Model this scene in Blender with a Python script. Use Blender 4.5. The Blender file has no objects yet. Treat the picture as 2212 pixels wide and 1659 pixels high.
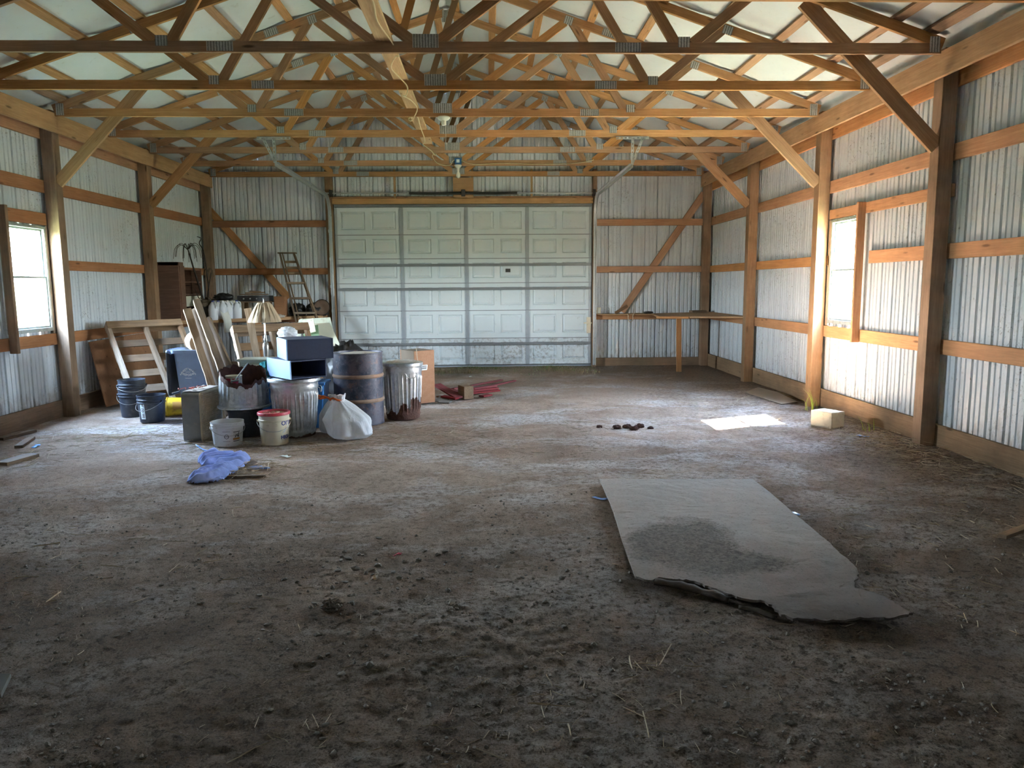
import bpy, math, random
from mathutils import Vector, Matrix, noise
R = random.Random(7)
C = bpy.context.scene.collection
V = Vector
PI = math.pi

# ------------------------------------------------------------------ helpers
class G:
    """collects geometry in world coordinates, then links it as one mesh object"""
    def __init__(s):
        s.v = []; s.f = []; s.m = []; s.cur = 0
    def add(s, vs, fs):
        n = len(s.v)
        s.v += [tuple(p) for p in vs]
        for f in fs:
            s.f.append(tuple(i + n for i in f)); s.m.append(s.cur)
        return s
    def box(s, lo, hi, M=None):
        x0, y0, z0 = lo; x1, y1, z1 = hi
        vs = [V(p) for p in ((x0,y0,z0),(x1,y0,z0),(x1,y1,z0),(x0,y1,z0),(x0,y0,z1),(x1,y0,z1),(x1,y1,z1),(x0,y1,z1))]
        if M: vs = [M @ p for p in vs]
        return s.add(vs, [(0,3,2,1),(4,5,6,7),(0,1,5,4),(1,2,6,5),(2,3,7,6),(3,0,4,7)])
    def lathe(s, prof, n=32, c=(0,0,0), fn=None, M=None, close=False):
        vs = []; fs = []; k = len(prof)
        for j in range(n):
            a = 2*PI*j/n
            for i, (r, z) in enumerate(prof):
                if fn: r, z = fn(a, r, z, i)
                p = V((c[0] + r*math.cos(a), c[1] + r*math.sin(a), c[2] + z))
                vs.append(M @ p if M else p)
        for j in range(n):
            j2 = (j+1) % n
            for i in range(k-1):
                fs.append((j*k+i, j2*k+i, j2*k+i+1, j*k+i+1))
        return s.add(vs, fs)
    def disc(s, r, z, n=32, c=(0,0,0), up=True, M=None):
        vs = [V((c[0]+r*math.cos(2*PI*j/n), c[1]+r*math.sin(2*PI*j/n), c[2]+z)) for j in range(n)]
        if M: vs = [M @ p for p in vs]
        return s.add(vs, [tuple(range(n)) if up else tuple(reversed(range(n)))])
    def tube(s, pts, r, n=8, caps=True, rs=None):
        pts = [V(p) for p in pts]; vs = []; fs = []
        up = V((0,0,1))
        for i, p in enumerate(pts):
            d = (pts[min(i+1, len(pts)-1)] - pts[max(i-1, 0)]).normalized()
            a = d.cross(up)
            if a.length < .05: a = d.cross(V((1,0,0)))
            a.normalize(); b = a.cross(d)
            rr = rs[i] if rs else r
            for j in range(n):
                t = 2*PI*j/n
                vs.append(p + a*rr*math.cos(t) + b*rr*math.sin(t))
        for i in range(len(pts)-1):
            for j in range(n):
                j2 = (j+1) % n
                fs.append((i*n+j, i*n+j2, (i+1)*n+j2, (i+1)*n+j))
        if caps:
            fs.append(tuple(reversed(range(n)))); fs.append(tuple((len(pts)-1)*n+j for j in range(n)))
        return s.add(vs, fs)
    def slab(s, q, t):
        """quad (or polygon) of corner points thickened by t along its normal"""
        q = [V(p) for p in q]; n = (q[1]-q[0]).cross(q[-1]-q[0]).normalized()*t
        k = len(q)
        vs = q + [p - n for p in q]
        fs = [tuple(range(k)), tuple(reversed(range(k, 2*k)))]
        for i in range(k):
            j = (i+1) % k
            fs.append((i, i+k, j+k, j))
        return s.add(vs, fs)
    def prism(s, poly, z0, z1, M=None):
        q = [V((x, y, z0)) for x, y in poly] + [V((x, y, z1)) for x, y in poly]
        if M: q = [M @ p for p in q]
        k = len(poly)
        fs = [tuple(reversed(range(k))), tuple(range(k, 2*k))]
        for i in range(k):
            j = (i+1) % k
            fs.append((i, j, j+k, i+k))
        return s.add(q, fs)
    def obj(s, name, mat, parent=None, origin=None, smooth=0, bevel=0, sub=0):
        me = bpy.data.meshes.new(name)
        if origin is None:
            if parent is not None: origin = parent['_o']
            else:
                xs = [p[0] for p in s.v]; ys = [p[1] for p in s.v]; zs = [p[2] for p in s.v]
                origin = ((min(xs)+max(xs))/2, (min(ys)+max(ys))/2, min(zs))
        o = V(origin)
        me.from_pydata([tuple(V(p)-o) for p in s.v], [], s.f)
        for m in (mat if isinstance(mat, (list, tuple)) else [mat]): me.materials.append(m)
        me.polygons.foreach_set('material_index', s.m)
        me.validate(); me.update()
        if smooth:
            me.shade_smooth(); me.set_sharp_from_angle(angle=math.radians(smooth))
        ob = bpy.data.objects.new(name, me); C.objects.link(ob)
        ob['_o'] = list(o)
        if parent is not None:
            ob.parent = parent; ob.location = o - V(parent['_o'])
        else: ob.location = o
        if bevel:
            b = ob.modifiers.new('bevel', 'BEVEL'); b.width = bevel; b.segments = 2; b.limit_method = 'ANGLE'
        if sub:
            b = ob.modifiers.new('subdivision', 'SUBSURF'); b.levels = sub; b.render_levels = sub
        return ob

def tag(o, label, cat, group=None, kind=None):
    o['label'] = label; o['category'] = cat
    if group: o['group'] = group
    if kind: o['kind'] = kind
    return o
def struct(o, label=None):
    o['kind'] = 'structure'
    if label: o['label'] = label
    return o
def thing(name, loc, label, cat, group=None):
    o = bpy.data.objects.new(name, None); C.objects.link(o)
    o.location = loc; o['_o'] = list(loc); o.empty_display_size = .1
    return tag(o, label, cat, group)
def copy_tree(o, parent=None):
    c = o.copy(); C.objects.link(c)
    if parent is not None: c.parent = parent
    for ch in [x for x in bpy.data.objects if x.parent == o]: copy_tree(ch, c)
    return c

def board(name, p0, p1, w, t, mat, wdir=(0,0,1), parent=None, bevel=.003, rough=0):
    """a plank from p0 to p1; w = width along wdir, t = thickness; grain runs along local X"""
    p0 = V(p0); p1 = V(p1); x = (p1-p0); L = x.length; x.normalize()
    y = V(wdir); y = (y - x*y.dot(x)).normalized(); z = x.cross(y)
    g = G()
    if rough:
        n = max(6, int(L/.05)); prof = []
        for i in range(n+1):
            u = -L/2 + L*i/n
            a = rough*(noise.noise((u*9, p0.x*7, 1.3)) + .6*noise.noise((u*31, p0.y*5, 4.2)))
            b = rough*(noise.noise((u*8, p0.x*3, 7.7)) + .6*noise.noise((u*27, p0.y*9, 9.1)))
            c = rough*.4*noise.noise((u*6, p0.z*3, 2.1))
            prof.append([(u,-w/2+a,-t/2+c),(u,w/2+b,-t/2+c),(u,w/2+b*.8,t/2+c),(u,-w/2+a*.8,t/2+c)])
        vs = [q for r_ in prof for q in r_]; fs = []
        for i in range(n):
            for j in range(4):
                k = (j+1) % 4
                fs.append((i*4+j, (i+1)*4+j, (i+1)*4+k, i*4+k))
        fs += [(0,1,2,3), (n*4+3, n*4+2, n*4+1, n*4)]
        g.add(vs, fs)
    else:
        g.box((-L/2,-w/2,-t/2), (L/2,w/2,t/2))
    ob = g.obj(name, mat, None, (0,0,0), bevel=0 if rough else bevel)
    M = Matrix((x, y, z)).transposed().to_4x4(); M.translation = (p0+p1)/2
    if parent is not None:
        ob.parent = parent; M.translation = M.translation - V(parent['_o'])
    ob.matrix_local = M
    ob['_o'] = list((p0+p1)/2)
    return ob

# ------------------------------------------------------------------ materials
def nt(name):
    m = bpy.data.materials.new(name); m.use_nodes = True
    t = m.node_tree; t.nodes.clear()
    return m, t
class N:
    def __init__(s, t): s.t = t
    def __call__(s, typ, ins=None, **kw):
        n = s.t.nodes.new(typ)
        for k, v in kw.items(): setattr(n, k, v)
        for k, v in (ins or {}).items():
            sock = n.inputs[k]
            if hasattr(v, 'is_linked') or isinstance(v, bpy.types.NodeSocket): s.t.links.new(v, sock)
            else: sock.default_value = v
        return n
    def math(s, op, a, b=0.0, c=None, clamp=False):
        n = s.t.nodes.new('ShaderNodeMath'); n.operation = op; n.use_clamp = clamp
        for i, v in enumerate((a, b, c)):
            if v is None: continue
            if isinstance(v, bpy.types.NodeSocket): s.t.links.new(v, n.inputs[i])
            else: n.inputs[i].default_value = v
        return n.outputs[0]
    def mix(s, f, a, b, typ='MIX'):
        n = s.t.nodes.new('ShaderNodeMix'); n.data_type = 'RGBA'; n.blend_type = typ
        for i, v in ((0, f), (6, a), (7, b)):
            if isinstance(v, bpy.types.NodeSocket): s.t.links.new(v, n.inputs[i])
            else: n.inputs[i].default_value = v if i == 0 else (*v[:3], 1)
        return n.outputs[2]
    def ramp(s, f, stops):
        n = s.t.nodes.new('ShaderNodeValToRGB'); e = n.color_ramp.elements
        while len(e) < len(stops): e.new(.5)
        for x, (p, c) in zip(e, stops):
            x.position = p; x.color = (c, c, c, 1) if isinstance(c, (int, float)) else (*c, 1)
        s.t.links.new(f, n.inputs[0]); return n.outputs[0]
    def noise(s, vec, scale, detail=4, rough=.55, dist=0):
        n = s('ShaderNodeTexNoise', {'Scale': scale, 'Detail': detail, 'Roughness': rough, 'Distortion': dist})
        if vec is not None: s.t.links.new(vec, n.inputs['Vector'])
        return n.outputs[0]
    def out(s, sh): s.t.links.new(sh, s('ShaderNodeOutputMaterial').inputs[0])
    def bsdf(s, col, rough=.6, metal=0, bump=None, strength=.3, dist=.01, spec=.5, **kw):
        p = s('ShaderNodeBsdfPrincipled')
        for k, v in (('Base Color', col), ('Roughness', rough), ('Metallic', metal), ('Specular IOR Level', spec), *kw.items()):
            if isinstance(v, bpy.types.NodeSocket): s.t.links.new(v, p.inputs[k])
            elif k == 'Base Color': p.inputs[k].default_value = (*v[:3], 1)
            else: p.inputs[k].default_value = v
        if bump is not None:
            b = s('ShaderNodeBump', {'Height': bump, 'Strength': strength, 'Distance': dist})
            s.t.links.new(b.outputs[0], p.inputs['Normal'])
        return p.outputs[0]
    def obj_rand(s, amount=40, scale=(1,1,1)):
        tc = s('ShaderNodeTexCoord').outputs['Object']
        rnd = s('ShaderNodeObjectInfo').outputs['Random']
        off = s('ShaderNodeCombineXYZ', {'X': s.math('MULTIPLY', rnd, amount), 'Y': s.math('MULTIPLY', rnd, amount*.37), 'Z': s.math('MULTIPLY', rnd, amount*.61)}).outputs[0]
        a = s('ShaderNodeVectorMath', {0: tc, 1: off}, operation='ADD').outputs[0]
        mp = s('ShaderNodeMapping', {'Vector': a, 'Scale': scale}).outputs[0]
        return tc, a, mp, rnd

def wood(name, c1, c2, dirt=(.08,.055,.035), dirt_amt=.35, k=16, var=.3, rough=.75, knots=True):
    m, t = nt(name); n = N(t)
    tc, a, mp, rnd = n.obj_rand(40, (.9, k, k))
    g1 = n.noise(mp, 2.2, 5, .6, .6)
    mp2 = n('ShaderNodeMapping', {'Vector': a, 'Scale': (5, 110, 110)}).outputs[0]
    g2 = n.noise(mp2, 1, 3, .6)
    base = n.mix(n.ramp(g1, [(.30, 0), (.72, 1)]), c1, c2)
    base = n.mix(n.ramp(g2, [(.35, .35), (.65, 0)]), base, [x*.55 for x in c1])
    if knots:
        mk = n('ShaderNodeMapping', {'Vector': a, 'Scale': (1.6, 7, 7)}).outputs[0]
        vo = n('ShaderNodeTexVoronoi', {'Vector': mk, 'Scale': 1.2}).outputs['Distance']
        base = n.mix(n.ramp(vo, [(.06, .85), (.13, 0)]), base, [x*.3 for x in c1])
    d = n.ramp(n.noise(a, 1.7, 6, .65), [(.42, 0), (.75, 1)])
    base = n.mix(n.math('MULTIPLY', d, dirt_amt), base, dirt)
    hsv = n('ShaderNodeHueSaturation', {'Color': base, 'Value': n.math('MULTIPLY_ADD', rnd, var, 1-var/2), 'Saturation': n.math('MULTIPLY_ADD', rnd, .25, .88)})
    n.out(n.bsdf(hsv.outputs[0], rough, bump=g2, strength=.25, dist=.004, spec=.25))
    return m

def plain(name, col, rough=.5, metal=0, var=.25, scale=6, dirt=None, dirt_lo=.5, dirt_hi=.7, spec=.5, bump=0, dscale=None):
    m, t = nt(name); n = N(t)
    tc, a, mp, rnd = n.obj_rand(20)
    f = n.noise(a, scale, 5, .6)
    c = n.mix(f, [x*(1-var) for x in col], [min(1, x*(1+var)) for x in col])
    r = rough
    if dirt:
        df = n.ramp(n.noise(a, dscale or scale*1.7, 8, .7), [(dirt_lo, 0), (dirt_hi, 1)])
        c = n.mix(df, c, dirt)
        r = n.math('MULTIPLY_ADD', df, .9-rough, rough)
        if metal:
            metal = n.math('MULTIPLY', n.math('SUBTRACT', 1, df), metal)
    n.out(n.bsdf(c, r, metal, bump=f if bump else None, strength=bump, dist=.01, spec=spec))
    return m

M = {}
M['truss'] = wood('truss_pine', (.345,.18,.078), (.50,.295,.145), dirt=(.15,.075,.035), dirt_amt=.35, var=.28)
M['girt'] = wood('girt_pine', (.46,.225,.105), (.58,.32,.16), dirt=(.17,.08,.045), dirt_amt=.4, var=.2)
M['girt_shaded'] = wood('girt_pine_reddish_shaded', (.33,.15,.07), (.43,.22,.115), dirt=(.13,.06,.035), dirt_amt=.45, var=.2)  # redder copy of the girt pine, weaker light on the left painted in
M['beam'] = wood('beam_pine', (.42,.235,.10), (.56,.35,.17), dirt=(.14,.07,.03), dirt_amt=.3, k=10, var=.12)
M['post'] = wood('post_treated', (.265,.16,.095), (.365,.24,.15), dirt=(.09,.06,.035), dirt_amt=.65, k=12, var=.15)
M['skirt'] = wood('skirt_treated', (.26,.165,.10), (.36,.24,.15), dirt=(.10,.075,.05), dirt_amt=.7, var=.15)
M['grey_wood'] = wood('weathered_wood', (.16,.105,.068), (.27,.185,.12), dirt=(.09,.065,.045), dirt_amt=.5, var=.25)
M['pallet'] = wood('pallet_wood', (.19,.125,.08), (.33,.225,.145), dirt=(.08,.055,.04), dirt_amt=.6, var=.3)
M['pale_wood'] = wood('split_wood', (.30,.215,.145), (.54,.43,.335), dirt=(.15,.095,.06), dirt_amt=.6, var=.2)
M['dark_wood'] = wood('dark_stained_wood', (.15,.072,.043), (.245,.125,.075), dirt=(.06,.035,.025), dirt_amt=.4, var=.15, rough=.5)
M['ply'] = wood('plywood_brown', (.30,.15,.08), (.38,.20,.11), dirt=(.13,.07,.045), dirt_amt=.5, k=5, var=.1)
M['bench'] = wood('bench_ply', (.36,.22,.12), (.47,.30,.17), dirt=(.15,.10,.07), dirt_amt=.5, k=6, var=.15)
M['veneer'] = wood('orange_veneer', (.36,.165,.08), (.43,.215,.115), dirt=(.25,.11,.055), dirt_amt=.3, k=9, var=.05, rough=.5, knots=False)
M['red_wood'] = wood('red_painted_wood', (.15,.020,.024), (.25,.045,.045), dirt=(.08,.03,.025), dirt_amt=.5, var=.2)
M['runner'] = wood('runner_board', (.55,.36,.17), (.68,.48,.26), dirt=(.30,.17,.08), dirt_amt=.4, var=.05)
M['ladder'] = wood('ladder_wood', (.17,.115,.075), (.27,.19,.125), dirt=(.10,.075,.055), dirt_amt=.5, var=.3)
M['ladder_step'] = wood('ladder_step_wood', (.30,.22,.14), (.42,.32,.22), dirt=(.18,.13,.09), dirt_amt=.5, var=.3)

def wall_steel():
    m, t = nt('white_ribbed_steel'); n = N(t)
    tc = n('ShaderNodeTexCoord').outputs['Object']
    sp = n('ShaderNodeSeparateXYZ', {0: tc}); z = sp.outputs['Z']
    st = n('ShaderNodeMapping', {'Vector': tc, 'Scale': (9, 9, .55)}).outputs[0]
    streak = n.noise(st, 2.0, 6, .65)
    base = n.mix(n.ramp(streak, [(.28, 0), (.52, 1)]), (.575,.615,.65), (.665,.705,.74))
    # cobweb threads and fly specks: thin contour lines of a twisted noise, in patches
    cob = n.noise(tc, 7.5, 4, .6, 1.6)
    line = n.math('ABSOLUTE', n.math('SUBTRACT', cob, .5))
    line = n.ramp(line, [(.004, 1), (.018, 0)])
    patch = n.ramp(n.noise(tc, 1.3, 3, .6), [(.48, 0), (.66, 1)])
    fine = n.ramp(n.noise(tc, 38, 2, .5), [(.44, 0), (.6, 1)])
    base = n.mix(n.math('MULTIPLY', n.math('MULTIPLY', line, patch), n.math('MULTIPLY', fine, .9)), base, (.10,.085,.07))
    sps = n('ShaderNodeMapping', {'Vector': tc, 'Scale': (1, 1, .45)}).outputs[0]
    speck = n.ramp(n.noise(sps, 34, 3, .6), [(.66, 0), (.72, 1)])
    sp2 = n.ramp(n.noise(tc, 2.2, 3, .6), [(.42, 0), (.62, 1)])
    base = n.mix(n.math('MULTIPLY', n.math('MULTIPLY', speck, sp2), .75), base, (.13,.10,.075))
    # mud splashed up from the dirt floor, with a ragged upper edge
    mud = n.math('ADD', n.math('MULTIPLY', z, -1.1), n.noise(st, 3.0, 7, .7))
    mud = n.ramp(n.math('MULTIPLY', mud, n.ramp(n.noise(sps, 16, 4, .65), [(.42, 0), (.60, 1)])), [(.05, 0), (.42, .75)])
    base = n.mix(mud, base, (.20,.145,.105))
    n.out(n.bsdf(base, .42, bump=streak, strength=.06, dist=.01, spec=.5))
    return m
M['steel'] = wall_steel()

def insulation():
    m, t = nt('white_vinyl_insulation'); n = N(t)
    tc = n('ShaderNodeTexCoord').outputs['Object']
    f = n.noise(tc, 2.5, 5, .6)
    c = n.mix(f, (.55,.60,.61), (.65,.70,.71))
    sm = n.ramp(n.noise(tc, 11, 6, .7, 1.0), [(.60, 0), (.72, .5)])
    c = n.mix(sm, c, (.38,.36,.31))
    n.out(n.bsdf(c, .5, bump=n.noise(tc, 7, 4), strength=.15, dist=.03, spec=.3))
    return m
M['insul'] = insulation()

def dirt_floor():
    m, t = nt('packed_dirt'); n = N(t)
    tc = n('ShaderNodeTexCoord').outputs['Object']
    sp = n('ShaderNodeSeparateXYZ', {0: tc})
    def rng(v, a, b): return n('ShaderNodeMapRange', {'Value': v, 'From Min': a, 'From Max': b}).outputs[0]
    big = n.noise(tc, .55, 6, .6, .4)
    mid = n.noise(tc, 2.1, 8, .68, .3)
    st = n('ShaderNodeMapping', {'Vector': tc, 'Rotation': (0,0,.5), 'Scale': (.6, 1.0, 1)}).outputs[0]
    drag = n.noise(st, 1.1, 9, .70, .3)
    fine = n.noise(tc, 24, 8, .78)
    grit = n.noise(tc, 120, 6, .75)
    # trampled litter with foreground shade painted in, dry dust towards the far door: the border follows the noise
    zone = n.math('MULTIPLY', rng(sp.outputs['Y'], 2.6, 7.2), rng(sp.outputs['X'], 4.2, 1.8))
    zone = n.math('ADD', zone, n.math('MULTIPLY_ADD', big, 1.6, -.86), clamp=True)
    soil = n.mix(n.ramp(mid, [(.36, 0), (.64, 1)]), (.225,.15,.108), (.455,.335,.255))  # litter colour with the foreground shade painted in
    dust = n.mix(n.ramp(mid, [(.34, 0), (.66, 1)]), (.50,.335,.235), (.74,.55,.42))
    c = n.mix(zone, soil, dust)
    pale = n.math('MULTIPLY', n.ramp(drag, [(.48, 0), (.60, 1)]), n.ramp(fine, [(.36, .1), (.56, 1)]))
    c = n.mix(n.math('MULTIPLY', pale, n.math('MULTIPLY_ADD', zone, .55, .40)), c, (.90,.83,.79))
    back = n.math('MULTIPLY', rng(sp.outputs['Y'], 9.6, 11.6), n.ramp(mid, [(.30, .35), (.6, .9)]))
    c = n.mix(back, c, (.30,.20,.135))
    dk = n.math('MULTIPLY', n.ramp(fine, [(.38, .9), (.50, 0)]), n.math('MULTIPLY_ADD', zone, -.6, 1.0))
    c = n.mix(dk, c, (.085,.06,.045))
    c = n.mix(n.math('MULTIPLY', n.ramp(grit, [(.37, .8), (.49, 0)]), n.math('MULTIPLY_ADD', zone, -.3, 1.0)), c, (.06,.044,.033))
    c = n.mix(n.ramp(grit, [(.57, 0), (.67, .65)]), c, (.68,.60,.52))
    h = n.math('ADD', n.math('MULTIPLY', fine, 1.0), n.math('MULTIPLY', grit, .5))
    n.out(n.bsdf(c, .95, bump=h, strength=1.0, dist=.05, spec=.12))
    return m
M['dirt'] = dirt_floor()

def galvanised():
    m, t = nt('galvanised_steel'); n = N(t)
    tc, a, mp, rnd = n.obj_rand(9)
    vo = n('ShaderNodeTexVoronoi', {'Vector': a, 'Scale': 38}).outputs['Color']
    sp = n('ShaderNodeSeparateColor', {0: vo}).outputs[0]
    c = n.mix(sp, (.52,.55,.58), (.68,.71,.74))
    sm = n.ramp(n.noise(a, 9, 8, .7), [(.53, 0), (.70, .6)])
    c = n.mix(sm, c, (.25,.235,.21))
    n.out(n.bsdf(c, n.math('MULTIPLY_ADD', sm, .45, .32), n.math('MULTIPLY_ADD', sm, -.8, .9)))
    return m
M['galv'] = galvanised()

def galv_rusted(name, zc, amp):
    """galvanised can whose foot has rusted away into brown flakes"""
    m, t = nt(name); n = N(t)
    tc = n('ShaderNodeTexCoord').outputs['Object']
    sp = n('ShaderNodeSeparateXYZ', {0: tc})
    ns = n.noise(n('ShaderNodeMapping', {'Vector': tc, 'Scale': (6,6,2)}).outputs[0], 1.4, 7, .6)
    edge = n.math('SUBTRACT', n.math('MULTIPLY_ADD', ns, amp, zc - amp*.5), sp.outputs['Z'])
    ru = n.ramp(n.math('MULTIPLY', edge, 25), [(.0, 0), (.15, 1)])
    vo = n('ShaderNodeTexVoronoi', {'Vector': tc, 'Scale': 40}).outputs['Color']
    g = n.mix(n('ShaderNodeSeparateColor', {0: vo}).outputs[0], (.56,.59,.62), (.72,.75,.78))
    sm = n.ramp(n.noise(tc, 10, 8, .7), [(.55, 0), (.72, .6)])
    g = n.mix(sm, g, (.27,.24,.21))
    rc = n.mix(n.noise(tc, 22, 6, .7), (.045,.02,.015), (.17,.075,.05))
    c = n.mix(ru, g, rc)
    n.out(n.bsdf(c, n.math('MULTIPLY_ADD', ru, .55, .34), n.math('MULTIPLY', n.math('SUBTRACT', 1, ru), .85), bump=n.math('MULTIPLY', n.noise(tc, 30, 6, .7), ru), strength=.9, dist=.02))
    return m
M['galv_low'] = galv_rusted('galvanised_rusted_foot', .02, .10)
M['galv_hole'] = galv_rusted('galvanised_rusted_through', .16, .75)
M['rust'] = plain('rust', (.10,.04,.028), .9, var=.6, scale=18, bump=.8)
def drum_mat():
    m, t = nt('rusty_black_drum'); n = N(t)
    tc = n('ShaderNodeTexCoord').outputs['Object']
    a = n.noise(tc, 7, 8, .7); b = n.noise(tc, 40, 6, .7)
    c = n.mix(n.ramp(a, [(.40, 0), (.55, 1)]), (.035,.04,.065), (.11,.10,.125))
    c = n.mix(n.ramp(n.noise(tc, 9, 7, .7), [(.58, 0), (.69, .8)]), c, (.24,.115,.075))
    c = n.mix(n.ramp(b, [(.58, 0), (.72, .7)]), c, (.30,.31,.36))
    n.out(n.bsdf(c, .48, .25, bump=b, strength=.25, dist=.005))
    return m
M['drum'] = drum_mat()
M['drum_band'] = plain('rusty_drum_rib', (.30,.19,.13), .8, var=.4, scale=14)
def plate_mat():
    m, t = nt('nail_plate_steel'); n = N(t)
    tc = n('ShaderNodeTexCoord').outputs['Object']
    w = n('ShaderNodeTexWave', {'Vector': tc, 'Scale': 13, 'Distortion': 1.5, 'Detail': 1, 'Detail Scale': 6}, bands_direction='X').outputs['Color']
    c = n.mix(w, (.20,.20,.19), (.52,.53,.51))
    n.out(n.bsdf(c, .5, .55, bump=w, strength=.5, dist=.004))
    return m
M['plate'] = plate_mat()
M['track'] = plain('track_steel', (.50,.52,.52), .42, .75, var=.15, scale=9, dirt=(.25,.22,.18), dirt_lo=.58, dirt_hi=.75)
M['spring'] = plain('dark_spring', (.06,.055,.05), .6, .3)
M['door'] = plain('white_door_steel', (.64,.69,.70), .45, var=.05, scale=3, dirt=(.36,.34,.31), dirt_lo=.62, dirt_hi=.80, dscale=13)
def door_low():
    m, t = nt('white_door_steel_muddied'); n = N(t)
    tc = n('ShaderNodeTexCoord').outputs['Object']
    c = n.mix(n.noise(tc, 4, 4), (.58,.63,.645), (.67,.71,.725))
    f = n.ramp(n.noise(tc, 16, 8, .72), [(.46, 0), (.62, .8)])
    g = n.ramp(n.noise(tc, 2.2, 4), [(.36, 0), (.55, 1)])
    c = n.mix(n.math('MULTIPLY', f, g), c, (.23,.20,.17))
    n.out(n.bsdf(c, .5)); return m
M['door_low'] = door_low()
M['stile'] = plain('stile_steel', (.36,.385,.41), .42, .35, var=.15, scale=8)
M['strut'] = plain('dark_strut_steel', (.20,.205,.21), .5, .4, var=.15, scale=8)
M['vinyl'] = plain('window_aluminium', (.40,.44,.42), .45, .4, dirt=(.28,.27,.22), dirt_lo=.5, dirt_hi=.7)
M['black_plastic'] = plain('black_plastic', (.032,.034,.043), .40, var=.3, dirt=(.12,.11,.105), dirt_lo=.52, dirt_hi=.8, scale=9)
M['bin_blue'] = plain('slate_blue_plastic', (.24,.32,.48), .42, var=.12, dirt=(.22,.22,.24), dirt_lo=.55, dirt_hi=.8, scale=12)
M['white_plastic'] = plain('white_plastic', (.66,.66,.64), .4, var=.06, dirt=(.34,.26,.18), dirt_lo=.58, dirt_hi=.74, scale=8)
M['cream_plastic'] = plain('cream_plastic', (.68,.60,.44), .4, var=.08, dirt=(.36,.20,.10), dirt_lo=.58, dirt_hi=.72, scale=9)
M['red_plastic'] = plain('red_plastic', (.52,.045,.07), .4, var=.15, dirt=(.42,.22,.18), dirt_lo=.55, dirt_hi=.75, scale=11)
M['yellow_plastic'] = plain('yellow_plastic', (.62,.36,.015), .4, var=.15, dirt=(.25,.12,.03), dirt_lo=.55, dirt_hi=.72)
M['jug'] = plain('milky_jug_plastic', (.70,.72,.76), .35, var=.05)
M['blue_cap'] = plain('blue_cap', (.04,.06,.22), .4)
M['navy'] = plain('navy_cloth_cover', (.032,.042,.085), .75, var=.2, scale=40)
M['ltblue'] = plain('pale_blue_paint', (.33,.50,.80), .5, var=.08, dirt=(.16,.22,.38), dirt_lo=.64, dirt_hi=.74)
M['bright_blue'] = plain('bright_blue_plastic', (.06,.28,.72), .4, var=.12)
M['teal'] = plain('teal_cloth', (.03,.30,.33), .8, var=.4, scale=20)
M['black'] = plain('black_void', (.006,.006,.007), .8)
M['cloth_blue'] = plain('blue_towel', (.27,.34,.66), .95, var=.2, scale=30, bump=.4, spec=.1)
M['shade'] = plain('linen_shade', (.40,.32,.225), .9, var=.2, scale=14, spec=.1)
M['brass'] = plain('brushed_nickel', (.62,.60,.58), .3, .85, var=.1)
M['fan'] = plain('fan_grey_steel', (.20,.195,.18), .6, .2, var=.25, dirt=(.33,.28,.22), dirt_lo=.55, dirt_hi=.8, scale=16)
M['fan_grille'] = plain('fan_dusty_grille', (.50,.39,.25), .7, var=.25, scale=20)
M['dust'] = plain('dust', (.46,.40,.34), .95, var=.25, scale=14)
M['concrete'] = plain('old_concrete_block', (.56,.50,.38), .9, var=.2, scale=10, dirt=(.36,.27,.17), dirt_lo=.55, dirt_hi=.75, bump=.5)
M['cardboard'] = plain('flattened_cardboard', (.20,.155,.115), .9, var=.2, scale=5)
M['soil'] = plain('dark_soil', (.075,.05,.038), 1, var=.6, scale=20, bump=.8)
M['straw'] = None
M['stone'] = plain('pebble', (.23,.195,.165), .9, var=.5, scale=14)
M['grass'] = plain('grass', (.12,.17,.045), .8, var=.6, scale=5)
M['dry_grass'] = plain('dry_grass', (.24,.17,.085), .9, var=.5, scale=7)
M['green_panel'] = plain('sage_green_paint', (.22,.34,.20), .5, var=.1)
M['pale_panel'] = plain('pale_green_white_paint', (.50,.53,.43), .55, var=.1, dirt=(.36,.33,.24), dirt_lo=.5, dirt_hi=.7)
M['cream_paint'] = plain('cream_paint', (.58,.57,.46), .5, var=.08, dirt=(.36,.30,.2), dirt_lo=.6, dirt_hi=.75)
M['bark'] = plain('birch_bark', (.52,.47,.42), .9, var=.4, scale=12, bump=.6)
M['cutwood'] = plain('log_end_grain', (.34,.22,.13), .9, var=.25, scale=16)
M['clay_pot'] = plain('dark_plant_pot', (.06,.055,.05), .7)
M['stem'] = plain('dead_stem', (.045,.03,.022), .9, var=.4)
M['deadleaf'] = plain('dead_leaf', (.12,.085,.05), .9, var=.5)
M['wire_y'] = plain('yellowed_cable', (.62,.52,.30), .5, var=.15)
M['rope'] = plain('pale_rope', (.55,.46,.34), .9)
M['orange_tie'] = plain('orange_drawstring', (.80,.17,.03), .5)
M['wire'] = plain('steel_wire', (.42,.40,.37), .45, .7)
M['blue_ink'] = plain('blue_ink', (.035,.045,.20), .6)
M['dark_ink'] = plain('dark_print', (.07,.055,.06), .6)
M['orange_ink'] = plain('orange_print', (.46,.20,.03), .6)
M['white_ink'] = plain('white_print', (.78,.84,.84), .6)
M['paper'] = plain('paper', (.72,.72,.66), .8, var=.06)
M['porcelain'] = plain('porcelain', (.74,.72,.62), .35, var=.04)
M['box_blue'] = plain('blue_junction_box', (.03,.12,.28), .4)
M['red_bits'] = plain('faded_red_twine', (.55,.16,.13), .8)
M['litter_blue'] = plain('blue_plastic_scrap', (.22,.40,.80), .4)
M['slate'] = plain('grey_slab', (.17,.165,.155), .9, var=.3)
M['rubber'] = plain('black_bag', (.02,.018,.018), .4, var=.5, scale=9)
M['brown_bag'] = plain('brown_canvas', (.13,.085,.055), .85, var=.4, scale=9)

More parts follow.
